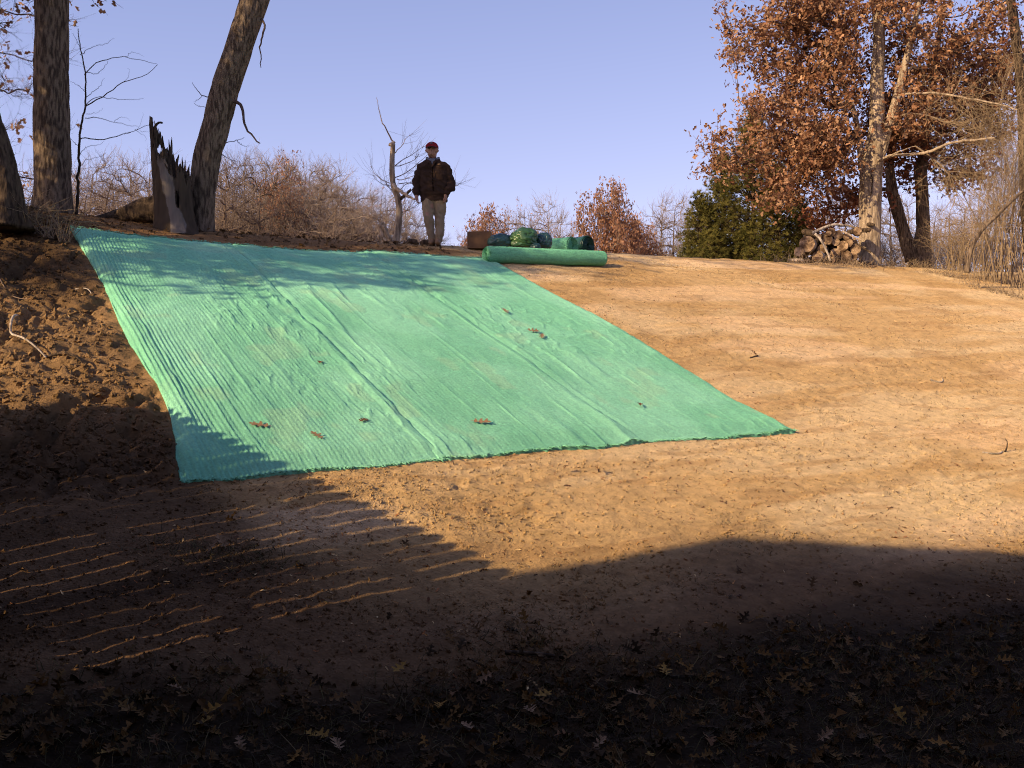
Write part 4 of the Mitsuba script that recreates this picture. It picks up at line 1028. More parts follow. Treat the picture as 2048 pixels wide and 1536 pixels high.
for pts, r, mt, lab in sticks:
    p = spline([W6(*q_) for q_ in pts], 16)
    single('cut_branch', tubes(p, np.linspace(r, r * .8, 16), 10), mt, lab, 'branch', GS, smooth=True)
sl = W6(475, 598, -.3); sl[2] = float(ground_z(sl[0], sl[1])) + .04
single('split_slab', crumple(sl, (.19, .10, .055), 61, 4, .2, 3), 'pale_wood', 'pale split slab of wood lying on the ground left of the logs', 'wood slab', smooth=True)
sl = W6(330, 600, .2); sl[2] = float(ground_z(sl[0], sl[1])) + .02
single('split_slab', crumple(sl, (.22, .12, .05), 62, 4, .2, 3), 'oak_bark', 'dull bark covered slab on the ground below the pines', 'wood slab', smooth=True)

# ------------------------------------------------------------------ thicket on the right
def shrub(name, px, d, h, w, n, seed, label, mat, cat, r=.008, group=None, arch=.5, per=7, tl=.4, leaves=None, lean=0.0, wig=.025):
    rg = np.random.default_rng(seed)
    o = on(px, d); o[2] -= .05
    key = thing(name, label, cat, group)
    b = o + np.c_[rg.normal(size=(n, 2)) * w * .16, np.zeros(n)]
    a = rg.uniform(0, 2 * PI, n)
    out = np.stack([np.cos(a), np.sin(a) * .7, 0 * a], -1) * (w * rg.uniform(.2, 1.0, n))[:, None] + [lean, 0, 0]
    H = (h * rg.uniform(.55, 1.05, n))[:, None] * [0, 0, 1.0]
    c1 = b + H * .75 + out * .15
    e = b + H * (1 - arch * rg.uniform(0, .6, n))[:, None] + out
    t = np.linspace(0, 1, 9)[None, :, None]
    P = (1 - t) ** 2 * b[:, None] + 2 * t * (1 - t) * c1[:, None] + t * t * e[:, None]
    P[:, 1:] += np.cumsum(rg.normal(size=(n, 8, 3)) * wig, axis=1)
    R = (r * rg.uniform(.6, 1.5, n))[:, None] * np.linspace(1, .3, 9)[None]
    Q, Wq = twigs(rg, P, per, tl, r * .36, .25, 1.0)
    Q2, W2 = twigs(rg, Q, 2, tl * .5, r * .25, .2, 1.0)
    part(key, 'stems', tubes(P, R, 5), mat, True)
    part(key, 'twigs', cat_mesh([tubes(Q, Wq, 3, False), tubes(Q2, W2, 3, False)]), mat, True)
    if leaves:
        m, size, pal, frac = leaves
        c = Q[:, 2][rg.random(len(Q)) < frac]; c = np.repeat(c, m, 0); c = c + rg.normal(size=c.shape) * .08
        part(key, 'leaves', scatter(SMALL, rot_random(rg, len(c)), c, size * rg.uniform(.6, 1.3, len(c))), 'leaf', False, color=colours(rg, len(c), len(SMALL[0]), pal))

shrub('thicket_shrub', 1990, 22.8, 5.2, 1.8, 30, 91, 'tall tan thicket of arching bare stems at the right edge', 'thicket_twig', 'shrub', .010, arch=.95, per=24, tl=.65, wig=.12)
shrub('thicket_shrub', 2055, 22.4, 7.0, 2.0, 36, 92, 'tangled bare shrub half cut off by the right edge of the picture', 'thicket_twig', 'shrub', .011, arch=.95, per=26, tl=.65, wig=.13)
shrub('thicket_shrub', 1905, 24.0, 1.5, 1.0, 40, 93, 'low bare shrub right of the twin trunks', 'thicket_twig', 'shrub', .007, per=7)
shrub('thicket_shrub', 1950, 22.8, 2.3, 1.2, 30, 94, 'waist high tan shrub in front of the tall thicket', 'thicket_twig', 'shrub', .007, arch=.9, per=10, wig=.06)
bt = px_stem([(1935, 545, 10), (1942, 500, 9), (1965, 458, 9), (1995, 430, 8), (2020, 405, 7), (2060, 370, 5)], 21.2)
single('dead_stem', trunk_mesh(bt, 14, .04, .01, .1, 3), 'bark', 'pale dead stem curving to the right through the thicket', 'dead trunk', smooth=True)
vt = px_stem([(2046, 250, 20), (2040, 150, 19), (2030, 60, 18), (2018, -20, 17), (2000, -150, 14)], 22.8)
vt = np.vstack([px_stem([(2062, 545, 24), (2052, 400, 22)], 22.8), vt])
att = ellipsoid(rr2, at(2010, -100, 22.8), (1.8, 1.6, 1.5), 70)
k = thing('oak_tree', 'dark trunk at the upper right corner behind the thicket', 'tree')
tree(k, vt, att, rr2, 'dark_bark', 'dark_twig', tip=.0075, attach=.5, tw=(6, .4, .005), leaves=(4, .135, .12, RUST, .6), trunk_kw={'sides': 22, 'flare': .1, 'seg': .1})

# ------------------------------------------------------------------ woods beyond the crest: a few kinds, each tree a copy with its own place
def group_tree(name, seed, h, w, na, leaves=None, tip=.013, twig='far_twig', lower=.3, tw=(7, .85, .010), sparse=1.0):
    rg = np.random.default_rng(seed)
    st = np.array([[0, 0, -.3, .15], [.1, 0, h * .3, .12], [-.12, .1, h * .6, .075], [.05, 0, h * .94, .02]])
    att = ellipsoid(rg, [0, 0, h * (lower + 1) / 2], (w, w, h * (1 - lower) / 2), na, .42)
    P, R = skeleton(rg, [spline(st, 20)], att, tip, .12, up=.75, kink=.09)
    Q, Wq = twigs(rg, P, tw[0], tw[1], tw[2], .7, .9)
    Q2, W2 = twigs(rg, Q, 1, tw[1] * .6, tw[2] * .7, .6, .9)
    out = {'type': 'shapegroup'}
    big_ = R.max(1) > .03
    out['trunk'] = mikit.ply(cat_mesh([trunk_mesh(st, 10, .3, .01, .1, seed), tubes(*resample(P[big_], R[big_], 6), 5)]), 'far_bark', smooth=True)
    out['branches'] = mikit.ply(cat_mesh([tubes(*resample(P[~big_], R[~big_], 6), 4), tubes(Q, Wq, 3, False), tubes(Q2, W2, 3, False)]), twig, smooth=True)
    if leaves:
        m, size, rad, pal, frac = leaves
        c = Q[:, 2][rg.random(len(Q)) < frac]; c = np.repeat(c, m, 0); c = c + rg.normal(size=c.shape) * rad
        out['crown'] = mikit.ply(scatter(SMALL, rot_random(rg, len(c)), c, size * rg.uniform(.6, 1.3, len(c))), 'leaf', color=colours(rg, len(c), len(SMALL[0]), pal))
    scene[name] = out

FAR_RUST = [(.32, .175, .11), (.27, .14, .088), (.37, .215, .14), (.22, .11, .065)]
group_tree('kind_bare', 301, 10, 2.6, 130)
group_tree('kind_spreading', 302, 10, 3.4, 150, lower=.2)
group_tree('kind_bushy', 303, 10, 3.2, 160, lower=.1)
group_tree('kind_rusty', 304, 10, 2.4, 170, leaves=(6, .17, .20, FAR_RUST, .5))
group_tree('kind_round', 305, 10, 4.2, 230, leaves=(9, .26, .26, FAR_RUST, .9), lower=.02)
group_tree('kind_tinted', 306, 10, 3.6, 190, leaves=(3, .16, .18, [(.40, .22, .14), (.36, .19, .12)], .14), lower=.1)

group_tree('kind_dark', 307, 10, 3.0, 90, tip=.022, twig='far_bark', lower=.15, tw=(6, .9, .015))

def far(kind, name, px, py_top, d, label, cat='tree', group=None, turn=0.0, wide=1.0, px_tree=10.0):
    x = (px - 1024) / F * d
    z = float(land(x, d)) - .3
    h = EYE - (py_top - 768) / F * d - z
    s = h / px_tree
    k = thing(name, label, cat, group)
    scene[k] = {'type': 'instance', 'to_world': T().translate([x, d, z]).rotate([0, 0, 1], turn).scale([s * wide, s * wide, s]), 'shapegroup': {'type': 'ref', 'id': kind}}

rf = np.random.default_rng(5)
GB = 'bare trees of the woods beyond the crest'
LB = 'grey brown bare tree in the woods beyond the crest, left of the man'
tops = [(455, 335), (490, 330), (530, 328), (580, 335), (620, 332), (650, 345), (150, 345), (185, 325), (225, 335), (262, 322), (300, 318), (330, 330), (440, 318), (470, 322), (505, 312), (545, 318), (600, 326), (635, 330), (662, 342), (690, 365), (715, 385), (742, 392), (775, 385), (812, 400), (835, 430), (20, 350), (80, 335), (-40, 330)]
kinds = ['kind_bare', 'kind_spreading', 'kind_bushy']
for i, (px, py) in enumerate(tops):
    far(kinds[i % 3], 'bare_tree', px, py + rf.integers(-4, 6), 40 + rf.uniform(0, 14), LB, group=GB, turn=rf.uniform(0, 360), wide=rf.uniform(.85, 1.15))
for px, py in ((170, 370), (235, 375), (300, 372), (450, 372), (505, 375), (560, 395), (620, 385), (672, 400), (735, 420), (790, 430)):
    far('kind_bushy', 'bare_tree', px, py, 34 + rf.uniform(0, 5), LB, group=GB, turn=rf.uniform(0, 360), wide=1.5)
LD = ('dark limbed bare tree just right of the leaning trunk', 'dark limbed bare tree left of the narrow rust tree', 'dark limbed bare tree right of the narrow rust tree', 'dark forked bare tree midway to the snapped tree', 'dark bare tree between the thick trunk and the stump')
for i, (px, py) in enumerate(((452, 325), (522, 335), (640, 345), (705, 372), (262, 330))):
    far('kind_dark', 'bare_tree', px, py, 33 + i, LD[i], group='dark limbed trees in front of the woods', turn=77 * i, wide=(.7, .8, .8, .9, .7)[i])
far('kind_rusty', 'rust_tree', 572, 316, 36, 'narrow rust red tree standing among the bare trees left of the man', turn=40, wide=.6)
far('kind_tinted', 'rust_tree', 762, 372, 46, 'pinkish brown tree right of the bare woods, behind the snapped tree', turn=10, wide=.8)
GC = 'half bare trees in the gap behind the rolls'
for i, (px, py, kd, wd, lab) in enumerate(((972, 430, 'kind_round', .55, 'low rust leaved tree behind the cardboard box'), (1010, 412, 'kind_tinted', .7, 'rust tinted tree right behind the cardboard box'), (1050, 402, 'kind_tinted', .8, 'pale half bare tree behind the green bag'), (1095, 406, 'kind_bare', 1.0, 'bare tree between the green bag and the round rust oak'), (928, 448, 'kind_tinted', .5, 'lowest thin tree right of the man, tips just above the crest'), (1120, 432, 'kind_bare', .8, 'thin bare tree left of the round rust oak'))):
    far(kd, 'half_bare_tree', px, py, 52 + 2 * i, lab, group=GC, turn=70 * i, wide=wd)
far('kind_round', 'rust_tree', 1213, 374, 46, 'round rust red oak behind the rolls', turn=120, wide=.56)
far('kind_round', 'rust_tree', 1278, 440, 50, 'smaller rust tree right of the round oak', turn=200, wide=.5)
GP = 'pale bare trees left of the pines'
for i, (px, py) in enumerate(((1325, 402), (1350, 398), (1375, 410))):
    far(kinds[i], 'bare_tree', px, py, 60 + i, ('pale bare tree beside the round rust oak', 'tallest pale bare tree left of the pines', 'pale bare tree right against the pines')[i], group=GP, turn=60 * i, wide=.9)
GRt = 'bare trees far behind the oak trunks'
for i, px in enumerate((1655, 1690, 1780, 1815, 1870, 1900, 1930, 1975, 2010, 2060)):
    far(kinds[i % 3], 'bare_tree', px, 400 + rf.integers(-25, 30), 48 + rf.uniform(0, 12), 'thin bare tree seen between and right of the oak trunks', group=GRt, turn=rf.uniform(0, 360), wide=1.1)
GU = 'rusty brush along the far edge of the crest'
for i, px in enumerate((450, 490, 530, 575, 620, 700, 740, 775, 815, 845, 965, 1000, 1110)):
    shrub('brush_shrub', px, 27 + rf.uniform(0, 5), 1.3, 1.2, 26, 400 + i, 'low rust leaved brush along the far edge of the crest', 'far_twig', 'shrub', .008, GU, per=7, tl=.35, leaves=(2, .14, FAR_RUST, .30))
for i, px in enumerate((1780, 1870, 1930, 1990, 2040)):
    shrub('brush_shrub', px, 27 + rf.uniform(0, 4), 1.5, 1.3, 30, 430 + i, 'low grey brown brush behind the oak trunks', 'far_twig', 'shrub', .007, 'grey brush behind the oaks', per=8, tl=.4)

# ------------------------------------------------------------------ fence and house behind the camera: they cast the striped and the dark shade
scene['fence_wood'] = matte(bark_fn((.16, .12, .085), (.27, .21, .15), 2, 40))
scene['siding_paint'] = matte((.10, .075, .055))
scene['roof_shingle'] = matte(lambda p, n, uv: mix((.05, .045, .04), (.09, .08, .07), noise(p.x * 4, p.y * 4, p.z * 4)))
scene['trim_paint'] = matte((.16, .13, .10))
fk = thing('picket_fence', 'wooden fence of tall dog eared boards casting the striped shade', 'fence')
def dog_ear(o, ex, w, h, thick=.019):
    ez = np.array([0, 0, 1.0]); ey = np.cross(ez, ex)
    pr = [(-w / 2, 0), (w / 2, 0), (w / 2, h - .055), (w / 2 - .048, h), (-w / 2 + .048, h), (-w / 2, h - .055)]
    n = len(pr)
    v = np.array([o + ex * a + ez * b + ey * s for s in (0, thick) for a, b in pr])
    f = [(0, i, i + 1) for i in range(1, n - 1)] + [(n, n + i + 1, n + i) for i in range(1, n - 1)]
    for i in range(n):
        j = (i + 1) % n
        f += [(i, i + n, j + n), (i, j + n, j)]
    return v, np.array(f)
def fence_run(A, B, rails=(.40, .98, 1.52), gap=.019, seed=0, fade=0.0):
    """A and B: (x, y, z of the top); boards about 14.6 cm apart."""
    rg = np.random.default_rng(seed)
    A, B = np.array(A, float), np.array(B, float)
    L = np.linalg.norm((B - A)[:2]); n = max(2, int(round(L / .1525)))
    ex = np.r_[(B - A)[:2] / L, 0]
    ey = np.cross([0, 0, 1.0], ex)
    for i in range(n):
        p = A + (B - A) * (i + .5) / n
        top = p[2] + rg.uniform(-.01, .01); H = 1.82
        w = L / n - gap * rg.choice([.35, .7, 1.0, 1.0, 1.25]) * (1 - fade * ((i + .5) / n) ** 1.3)
        part(fk, 'board', dog_ear(np.array([p[0], p[1], top - H]), ex, w, H), 'fence_wood')
    for r in rails:
        a, b = A - [0, 0, 1.82 - r], B - [0, 0, 1.82 - r]
        part(fk, 'rail', slab((a + b) / 2 + ey * .0405, (b - a) / np.linalg.norm(b - a), ey, np.cross((b - a) / np.linalg.norm(b - a), ey), np.linalg.norm(b - a), .038, .088), 'fence_wood')
    for kz in (.12, .36):
        a, b = A - [0, 0, 1.82 - kz], B - [0, 0, 1.82 - kz]
        part(fk, 'kickboard', slab((a + b) / 2 - ey * .013, (b - a) / np.linalg.norm(b - a), ey, np.cross((b - a) / np.linalg.norm(b - a), ey), np.linalg.norm(b - a), .022, .238), 'fence_wood')
    for t in np.linspace(.02, .98, 3):
        p = A + (B - A) * t
        part(fk, 'post', slab(np.array([p[0], p[1], p[2] - 1.0]) + ey * .106, ex, ey, np.array([0, 0, 1.0]), .088, .088, 1.9), 'fence_wood')
FB, FA = np.array([-2.69, 3.97, 2.02]), np.array([-5.5, 5.9, 2.99])
fence_run(FB, FA, seed=1, fade=.55, gap=.0155)
fence_run(FA + [-.05, -.05, 0], FA + [-3.6, -1.7, .1], seed=2, gap=.0)
fence_run(FB + [-.06, -.06, -.0], np.array([-3.85, -.8, 1.75]), seed=3, gap=.0)

hk = thing('house', 'dark two storey house behind the camera whose eave shades the foreground', 'house')
def box(x0, x1, y0, y1, z0, z1, bevel=.004):
    return slab(((x0 + x1) / 2, (y0 + y1) / 2, (z0 + z1) / 2), np.array([1., 0, 0]), np.array([0, 1., 0]), np.array([0, 0, 1.]), x1 - x0, y1 - y0, z1 - z0, bevel)
HX1, HY0, HY1 = 9.0, -10.2, -.92
outline = [(-8.51, -.6), (HX1, -.6), (HX1, 5.2), (-8.51, 5.2)]
roofline = [(-8.53, 5.203), (-7.93, 5.90), (-6.03, 5.99), (8.3, 6.35), (HX1 + .02, 5.203)]
def extrude_y(poly, y0, y1):
    n = len(poly)
    v = np.array([(x, y, z) for y in (y0, y1) for x, z in poly])
    f = [(0, i, i + 1) for i in range(1, n - 1)] + [(n, n + i + 1, n + i) for i in range(1, n - 1)]
    for i in range(n):
        j = (i + 1) % n
        f += [(i, i + n, j + n), (i, j + n, j)]
    return v, np.array(f)
part(hk, 'wall', extrude_y(outline, HY0, HY1), 'siding_paint')
part(hk, 'roof', extrude_y(roofline, HY0 - .02, HY1 + .02), 'roof_shingle')
for wx in (-5.0, -1.2, 3.2, 6.8):
    for wz in (.9, 3.6):
        part(hk, 'window', box(wx - .5, wx + .5, HY1 + .003, HY1 + .05, wz, wz + 1.3), 'trim_paint')

# ------------------------------------------------------------------ small things on the ground
rs = np.random.default_rng(99)
def normals_at(x, y, e=.03):
    zx = (land(x + e, y) - land(x - e, y)) / (2 * e); zy = (land(x, y + e) - land(x, y - e)) / (2 * e)
    n = np.stack([-zx, -zy, np.ones_like(zx)], -1)
    return n / np.linalg.norm(n, axis=-1, keepdims=True)

def in_blanket(x, y, pad=0.0):
    u, v = to_uv(x, y)
    return (v > EDGE(np.clip(u, -.5, 8)) - pad) & (v < 6.4 + pad) & (u > -pad) & (u < 6.5 + pad)

def lay(rng, x, y, tilt):
    """Turns that lay a leaf on the slope with some tilt."""
    n = normals_at(x, y) + tilt[:, None] * rng.normal(size=(len(x), 3))
    n /= np.linalg.norm(n, axis=1, keepdims=True)
    a = rng.normal(size=(len(x), 3)); a -= n * np.sum(a * n, 1, keepdims=True); a /= np.linalg.norm(a, axis=1, keepdims=True)
    return np.stack([a, np.cross(n, a), n], -1)

# clods and crumbs of soil over the sunlit sand
n = 120000
d = 4.5 + 15 * rs.random(n) ** 1.25
x = rs.uniform(-.62, .60, n) * d
y = d
p3 = np.stack([x, y, 0 * x], -1)
u, v = to_uv(x, y)
bk = sst(.25, -.1, v) * sst(-.2, .4, u)
dens = .25 + .5 * bk + .9 * sst(.45, .62, meshkit.fbm(p3 / .9, 2, 8)) + .9 * sst(.2, -.4, v) * sst(-.5, .5, u) + .5 * sst(-1.9, -.6, u) * sst(.3, -.3, u)
keep = (~in_blanket(x, y, .02)) & (rs.random(n) < dens * .75) & (u < 7.8) & (u > -3.6)
x, y, bk = x[keep], y[keep], bk[keep]; n = len(x)
CL = (np.array([[1, 0, 0], [-.8, .1, .1], [.1, 1.1, 0], [0, -.9, .2], [.1, 0, .9], [0, .1, -1.0]]), np.array([[0, 2, 4], [2, 1, 4], [1, 3, 4], [3, 0, 4], [2, 0, 5], [1, 2, 5], [3, 1, 5], [0, 3, 5]]))
size = (.0032 + .014 * rs.random(n) ** 4) * (1 + 1.1 * bk)
V = scatter(CL, rot_random(rs, n), np.stack([x, y, ground_z(x, y) + size * .25], -1), size[:, None] * rs.uniform(.6, 1.4, (n, 3)))
single('soil_crumbs', V, 'soil', 'crumbs and clods of dry sandy soil strewn over the slope', 'soil', kind='stuff')

# straw and leaf scraps
n = 20000
d = 4.8 + 14 * rs.random(n) ** 1.1
x = rs.uniform(-.60, .58, n) * d; y = d
u, v = to_uv(x, y); p3 = np.stack([x, y, 0 * x], -1)
keep = (~in_blanket(x, y, .03)) & (u < 8) & (u > -3.4) & (rs.random(n) < .2 + .8 * sst(.42, .6, meshkit.fbm(p3 / 1.1, 2, 88)))
x, y = x[keep], y[keep]; n = len(x)
sz = rs.uniform(.012, .045, n) * rs.uniform(.5, 1.1, n)
V = scatter(SMALL, lay(rs, x, y, np.full(n, .6)), np.stack([x, y, ground_z(x, y) + .006], -1), np.stack([sz * 1.2, sz * rs.uniform(.25, .9, n), sz], -1))
single('leaf_scraps', V, 'dry_leaf', 'scraps of dead leaf and straw lying about the sand', 'leaf scraps', kind='stuff', color=colours(rs, n, len(SMALL[0]), [(.22, .09, .035), (.10, .045, .022), (.30, .16, .06), (.45, .32, .16), (.06, .03, .018)], .25))

# leaf litter and dead grass in the foreground and on the crest at left
n = 9000
x = rs.uniform(-4.5, 4.5, n); y = rs.uniform(3.2, 6.6, n)
u, v = to_uv(x, y)
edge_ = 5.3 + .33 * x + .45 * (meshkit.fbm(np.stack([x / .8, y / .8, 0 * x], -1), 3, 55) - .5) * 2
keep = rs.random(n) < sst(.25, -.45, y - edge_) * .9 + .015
x, y = x[keep], y[keep]
xl = rs.uniform(-9, -1.0, 3000); yl = rs.uniform(9, 17, 3000)
ul, vl = to_uv(xl, yl)
kl = (~in_blanket(xl, yl, .03)) & (rs.random(3000) < sst(5.2, 6.6, ul) * .8 + .5 * sst(-.2, -1.0, vl) * sst(3.5, 5.5, ul))
x, y = np.r_[x, xl[kl]], np.r_[y, yl[kl]]; n = len(x)
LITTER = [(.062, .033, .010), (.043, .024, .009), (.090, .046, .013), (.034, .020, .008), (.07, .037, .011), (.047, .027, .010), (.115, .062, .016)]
sz = rs.uniform(.045, .115, n)
vs, fs, cs, off = [], [], [], 0
KINDS = LEAVES + [(SMALL[0] * [1, 1, 2.0], SMALL[1]), (SMALL[0] * [.7, .9, 2.6], SMALL[1]), (SMALL[0] * [.5, .5, 1.5], SMALL[1])]
for t in range(9):
    m = np.arange(n) % 9 == t
    vv, ff = scatter(KINDS[t], lay(rs, x[m], y[m], rs.uniform(.2, .9, m.sum())), np.stack([x[m], y[m], ground_z(x[m], y[m]) + rs.uniform(.004, .035, m.sum())], -1), sz[m])
    vs.append(vv); fs.append(ff + off); off += len(vv); cs.append(colours(rs, m.sum(), len(KINDS[t][0]), LITTER, .25))
single('leaf_litter', (np.vstack(vs), np.vstack(fs)), 'dry_leaf', 'brown oak leaf litter covering the shaded foreground and the crest at left', 'leaf litter', kind='stuff', color=np.vstack(cs))

n = 26000
x = rs.uniform(-4.6, 4.6, n); y = rs.uniform(3.2, 6.4, n)
u, v = to_uv(x, y)
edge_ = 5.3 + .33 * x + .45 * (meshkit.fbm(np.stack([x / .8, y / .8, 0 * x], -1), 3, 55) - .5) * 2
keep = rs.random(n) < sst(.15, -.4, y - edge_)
x, y = x[keep], y[keep]
xb = np.r_[rs.normal(-1.85, .28, 350), rs.uniform(-8.5, -5.0, 1600), rs.normal(-5.2, .5, 500)]; yb = np.r_[rs.normal(5.9, .10, 350), rs.uniform(8.6, 13, 1600), rs.normal(8.2, .4, 500)]
ub, vb = to_uv(xb, yb); kb = ~in_blanket(xb, yb, .1)
x, y = np.r_[x, xb[kb]], np.r_[y, yb[kb]]
ds = 5.5 + 14 * rs.random(45000) ** 1.1
xs_ = rs.uniform(-.58, .58, 45000) * ds; us_, vs_ = to_uv(xs_, ds)
ks = (~in_blanket(xs_, ds, .03)) & (us_ > -3) & (us_ < 7.6) & (rs.random(45000) < .08 + .9 * sst(.50, .64, meshkit.fbm(np.stack([xs_, ds, 0 * xs_], -1) / .9, 2, 8)))
n_grass = len(x)
x, y = np.r_[x, xs_[ks]], np.r_[y, ds[ks]]
n = len(x)
o = np.stack([x, y, ground_z(x, y) - .005], -1)
dv = rs.normal(size=(n, 3)) * [.7, .7, .25] + [0, 0, .7]; dv /= np.linalg.norm(dv, axis=1, keepdims=True)
L = rs.uniform(.04, .13, (n, 1)); L[n_grass:] *= .32; sd = np.cross(dv, rs.normal(size=(n, 3))); sd /= np.linalg.norm(sd, axis=1, keepdims=True)
bend = rs.normal(size=(n, 3)) * [.5, .5, .1] * L
V = np.stack([o - sd * .0022, o + sd * .0022, o + dv * L * .6 + sd * .0018, o + dv * L * .6 - sd * .0018, o + dv * L + bend * .6], 1)
fb = np.array([[0, 1, 2], [0, 2, 3], [3, 2, 4]])
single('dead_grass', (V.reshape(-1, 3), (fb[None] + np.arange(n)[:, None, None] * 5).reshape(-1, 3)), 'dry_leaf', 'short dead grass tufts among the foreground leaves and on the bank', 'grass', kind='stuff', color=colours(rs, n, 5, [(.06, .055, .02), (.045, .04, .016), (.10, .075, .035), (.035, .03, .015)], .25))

# single leaves that can be picked out
LEAF_GROUP = 'fallen oak leaves showing pale in the shaded foreground'
leaf_keys = []
def leaf_dict(t, col):
    v, f = LEAVES[t]
    return mikit.ply((v, f), 'dry_leaf', color=np.tile(col, (len(v), 1)))
LEAF_KINDS = [leaf_dict(i % 6, c) for i, c in enumerate([(.22, .115, .022), (.19, .095, .02), (.23, .135, .03), (.13, .075, .025), (.22, .14, .08), (.13, .066, .028)])]
def one_leaf(x, y, size, kind, label, group=None, dz=.03, tilt=.25, base=None, rng=rs, flat=1.0):
    k = thing('fallen_leaf', label, 'leaf', group)
    M = lay(rng, np.array([x]), np.array([y]), np.array([tilt]))[0]
    m = np.eye(4); m[:3, :3] = M * size * np.array([1, 1, flat]); m[:3, 3] = [x, y, (base if base is not None else float(ground_z(x, y))) + dz]
    d_ = dict(LEAF_KINDS[kind]); d_['to_world'] = T(m)
    scene[k] = d_
for px, py in [(650, 1480), (1250 / 2 * 1, 1480), (260, 1430), (520 // 2, 1431), (408, 1455), (425, 1432), (105, 1430), (775, 1405), (675, 1500), (570, 1410), (590, 1530), (800, 1350), (880, 1420), (935, 1470), (1125, 1368), (1330, 1350), (1270, 1400), (1390, 1405), (1520, 1430), (1595, 1425), (1420, 1490), (1200, 1500), (1510, 1430), (1060, 1430), (970, 1365), (1000, 1500), (1130, 1480), (1300, 1520), (1700, 1400), (1650, 1480), (1800, 1440), (1940, 1450), (480, 1500), (350, 1390), (190, 1388), (60, 1400), (30, 1485), (310, 1490), (210, 1525), (1760, 1510), (1880, 1500), (2010, 1480), (740, 1440), (850, 1500), (905, 1395), (1085, 1400)]:
    dd = np.linspace(3, 9, 1500); xx = (px - 1024) / F * dd
    kk = int(np.argmax(EYE - (py - 768) / F * dd <= land(xx, dd)))
    one_leaf(float(xx[kk]), float(dd[kk]), float(rs.uniform(.075, .12)), int(rs.integers(0, 6)), 'yellow brown lobed oak leaf lying on the dark leaf litter in the foreground', LEAF_GROUP)

def pick(px, py, lo=3.0, hi=30.0):
    dd = np.linspace(lo, hi, 6000); xx = (px - 1024) / F * dd
    kk = int(np.argmax(EYE - (py - 768) / F * dd <= land(xx, dd)))
    return float(xx[kk]), float(dd[kk])
GLB = 'brown leaves lying on the green blanket'
for px, py, s, lab in ((520, 866, .13, 'leftmost brown leaf on the blanket, near the saw edged shade'), (634, 887, .11, 'brown leaf on the blanket right of the leftmost one'), (727, 855, .10, 'brown leaf half tucked in a fold of the blanket'), (962, 858, .13, 'brown leaf with a dark hollow in the lower middle of the blanket'), (1066, 672, .12, 'upper of two leaves side by side on the right strip'), (1084, 683, .12, 'lower of two leaves side by side on the right strip'), (1011, 632, .12, 'highest brown leaf on the right strip'), (640, 737, .09, 'faint small leaf in the middle of the left strip'), (1280, 820, .09, 'small dark leaf near the right edge of the blanket')):
    x, y = pick(px, py)
    one_leaf(x, y, s * 1.45, 4 if s > .1 else 5, lab, GLB, dz=.068, tilt=.08, flat=.35, base=float(land(x, y)))
for px, py, s, kd, lab in ((168, 752, .10, 3, 'pale pink leaf on the rough bank left of the blanket'), (192, 824, .10, 3, 'pale leaf at the edge of the shade on the left bank'), (1195, 948, .13, 5, 'red brown leaf below the blanket\'s lower edge'), (1508, 716, .13, 5, 'dark red leaf cluster on the sand right of the blanket'), (1132, 945, .09, 5, 'small dark leaf under the blanket edge'), (405, 1092, .11, 4, 'orange leaf in the sunlit tuft among the stripes'), (443, 1098, .12, 4, 'orange leaf at the right of the sunlit tuft'), (425, 1110, .10, 4, 'lowest orange leaf of the sunlit tuft')):
    x, y = pick(px, py)
    one_leaf(x, y, s, kd, lab, None, dz=.05, tilt=.5)

# sticks, roots and stalks
def ground_stick(name, pts, r, mat, label, lift=.01, cat='stick', group=None, up=None):
    q_ = [pick(*p) for p in pts]
    P = np.array([[x, y, float(ground_z(x, y)) + lift + (up[i] if up else 0)] for i, (x, y) in enumerate(q_)])
    P = spline(P, 16)
    single(name, tubes(P, np.linspace(r, r * .6, 16), 8), mat, label, cat, group, smooth=True)
x, y = pick(2012, 904)
P = np.array([[x - .02, y, float(ground_z(x, y)) - .01], [x + .01, y, float(ground_z(x, y)) + .05], [x + .015, y, float(ground_z(x, y)) + .10], [x - .01, y, float(ground_z(x, y)) + .145]])
single('stick', tubes(spline(P, 10), np.linspace(.010, .004, 10), 8), 'dark_bark', 'short dark stick standing in the sand at the right edge', 'stick', smooth=True)
ground_stick('stick', [(1965, 905), (1985, 908), (2005, 904)], .010, 'grey_wood', 'small pale stick lying beside the upright stick')
ground_stick('stick', [(1860, 762), (1878, 765), (1885, 760)], .012, 'grey_wood', 'short grey stick on the sand at mid right')
ground_stick('stick', [(1515, 715), (1500, 718)], .010, 'dark_bark', 'stub of dark stick beside the red leaves')
ground_stick('stick', [(1010, 1312), (1080, 1316), (1135, 1324)], .012, 'dark_bark', 'dark stick lying along the edge of the leaf litter')
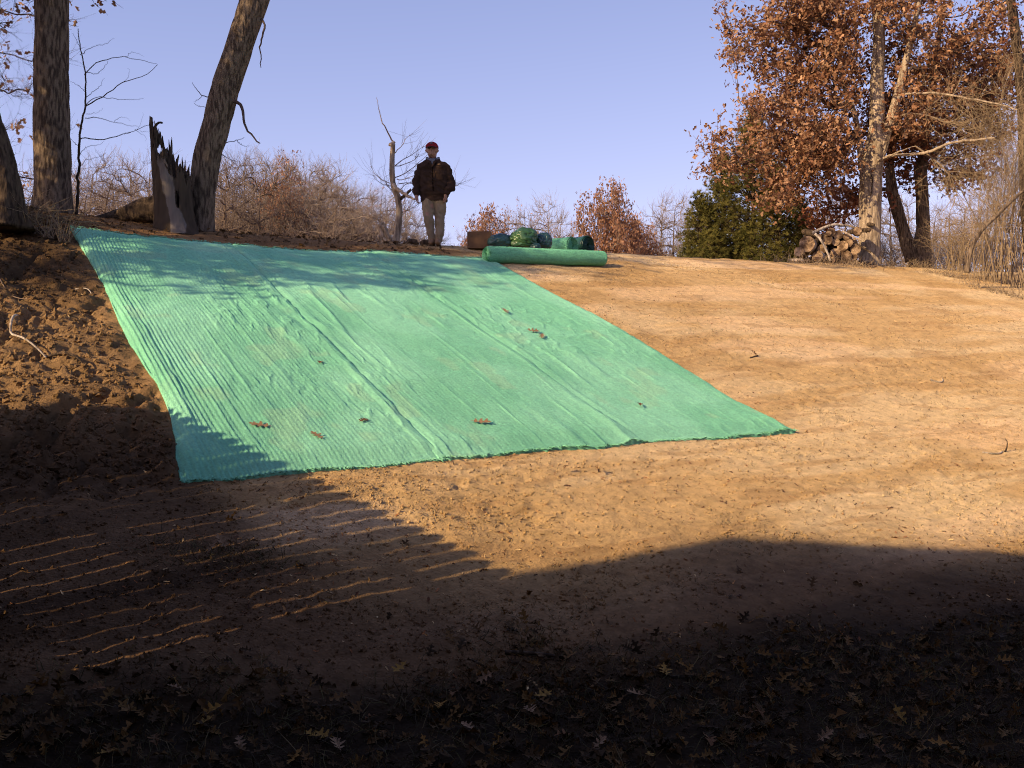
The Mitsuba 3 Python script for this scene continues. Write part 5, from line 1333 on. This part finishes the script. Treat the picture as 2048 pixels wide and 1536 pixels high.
ground_stick('root', [(34, 650), (24, 668), (22, 682), (45, 694), (92, 712)], .013, 'grey_wood', 'pale root sticking out of the left bank', .03, 'root', up=[.14, .08, .02, .02, .0])
ground_stick('root', [(95, 710), (130, 716), (165, 728)], .013, 'dark_bark', 'dark root end below the pale root', .02, 'root')
ground_stick('stick', [(0, 570), (30, 590), (55, 606)], .006, 'twig', 'thin dry stalk bending over the left bank', .05)
ground_stick('stick', [(150, 576), (170, 580), (185, 588)], .008, 'grey_wood', 'short pale twig on the upper left bank', .02)
for i, (px, py) in enumerate(((60, 440), (20, 455), (95, 452), (130, 430), (45, 425))):
    rg = np.random.default_rng(700 + i)
    x = (px - 1024) / F * 11.8; y = 11.8
    o = np.array([x, y, float(land(x, y))])
    n = 26
    e = o + rg.normal(size=(n, 3)) * [.35, .3, .0] + np.c_[np.zeros((n, 2)), rg.uniform(.15, .5, n)]
    P = np.stack([o + rg.normal(size=(n, 3)) * [.04, .04, 0], (o + e) / 2 + [0, 0, .12], e], 1)
    single('dry_weed', tubes(P, np.tile([.004, .003, .0015], (n, 1)), 4), 'thicket_twig', 'tuft of dry weed stalks at the foot of the left trunks', 'weed', 'dry weeds at the foot of the left trunks', smooth=True)

for i, (px, d) in enumerate(((1575, 22.0), (1640, 21.6), (1705, 21.9), (1770, 22.6), (1800, 24.0), (1850, 23.6), (1880, 22.6), (1915, 22.4), (1960, 21.6), (2000, 21.4), (2035, 21.2))):
    rg = np.random.default_rng(800 + i)
    o = on(px, d)
    n = 60
    b = o + np.c_[rg.normal(size=(n, 2)) * [.32, .12], np.zeros(n)]; b[:, 2] = ground_z(b[:, 0], b[:, 1]) - .01
    e = b + rg.normal(size=(n, 3)) * [.12, .12, .0] + np.c_[np.zeros((n, 2)), rg.uniform(.06, .28, n)]
    single('dry_grass_tuft', tubes(np.stack([b, (b + e) / 2 + rg.normal(size=(n, 3)) * .02, e + rg.normal(size=(n, 3)) * [.05, .05, 0]], 1), np.tile([.005, .004, .0015], (n, 1)), 3), 'thicket_twig', 'tuft of dry grass at the edge of the sand by the oaks', 'grass', 'dry grass along the edge by the oaks', smooth=True, kind='stuff')
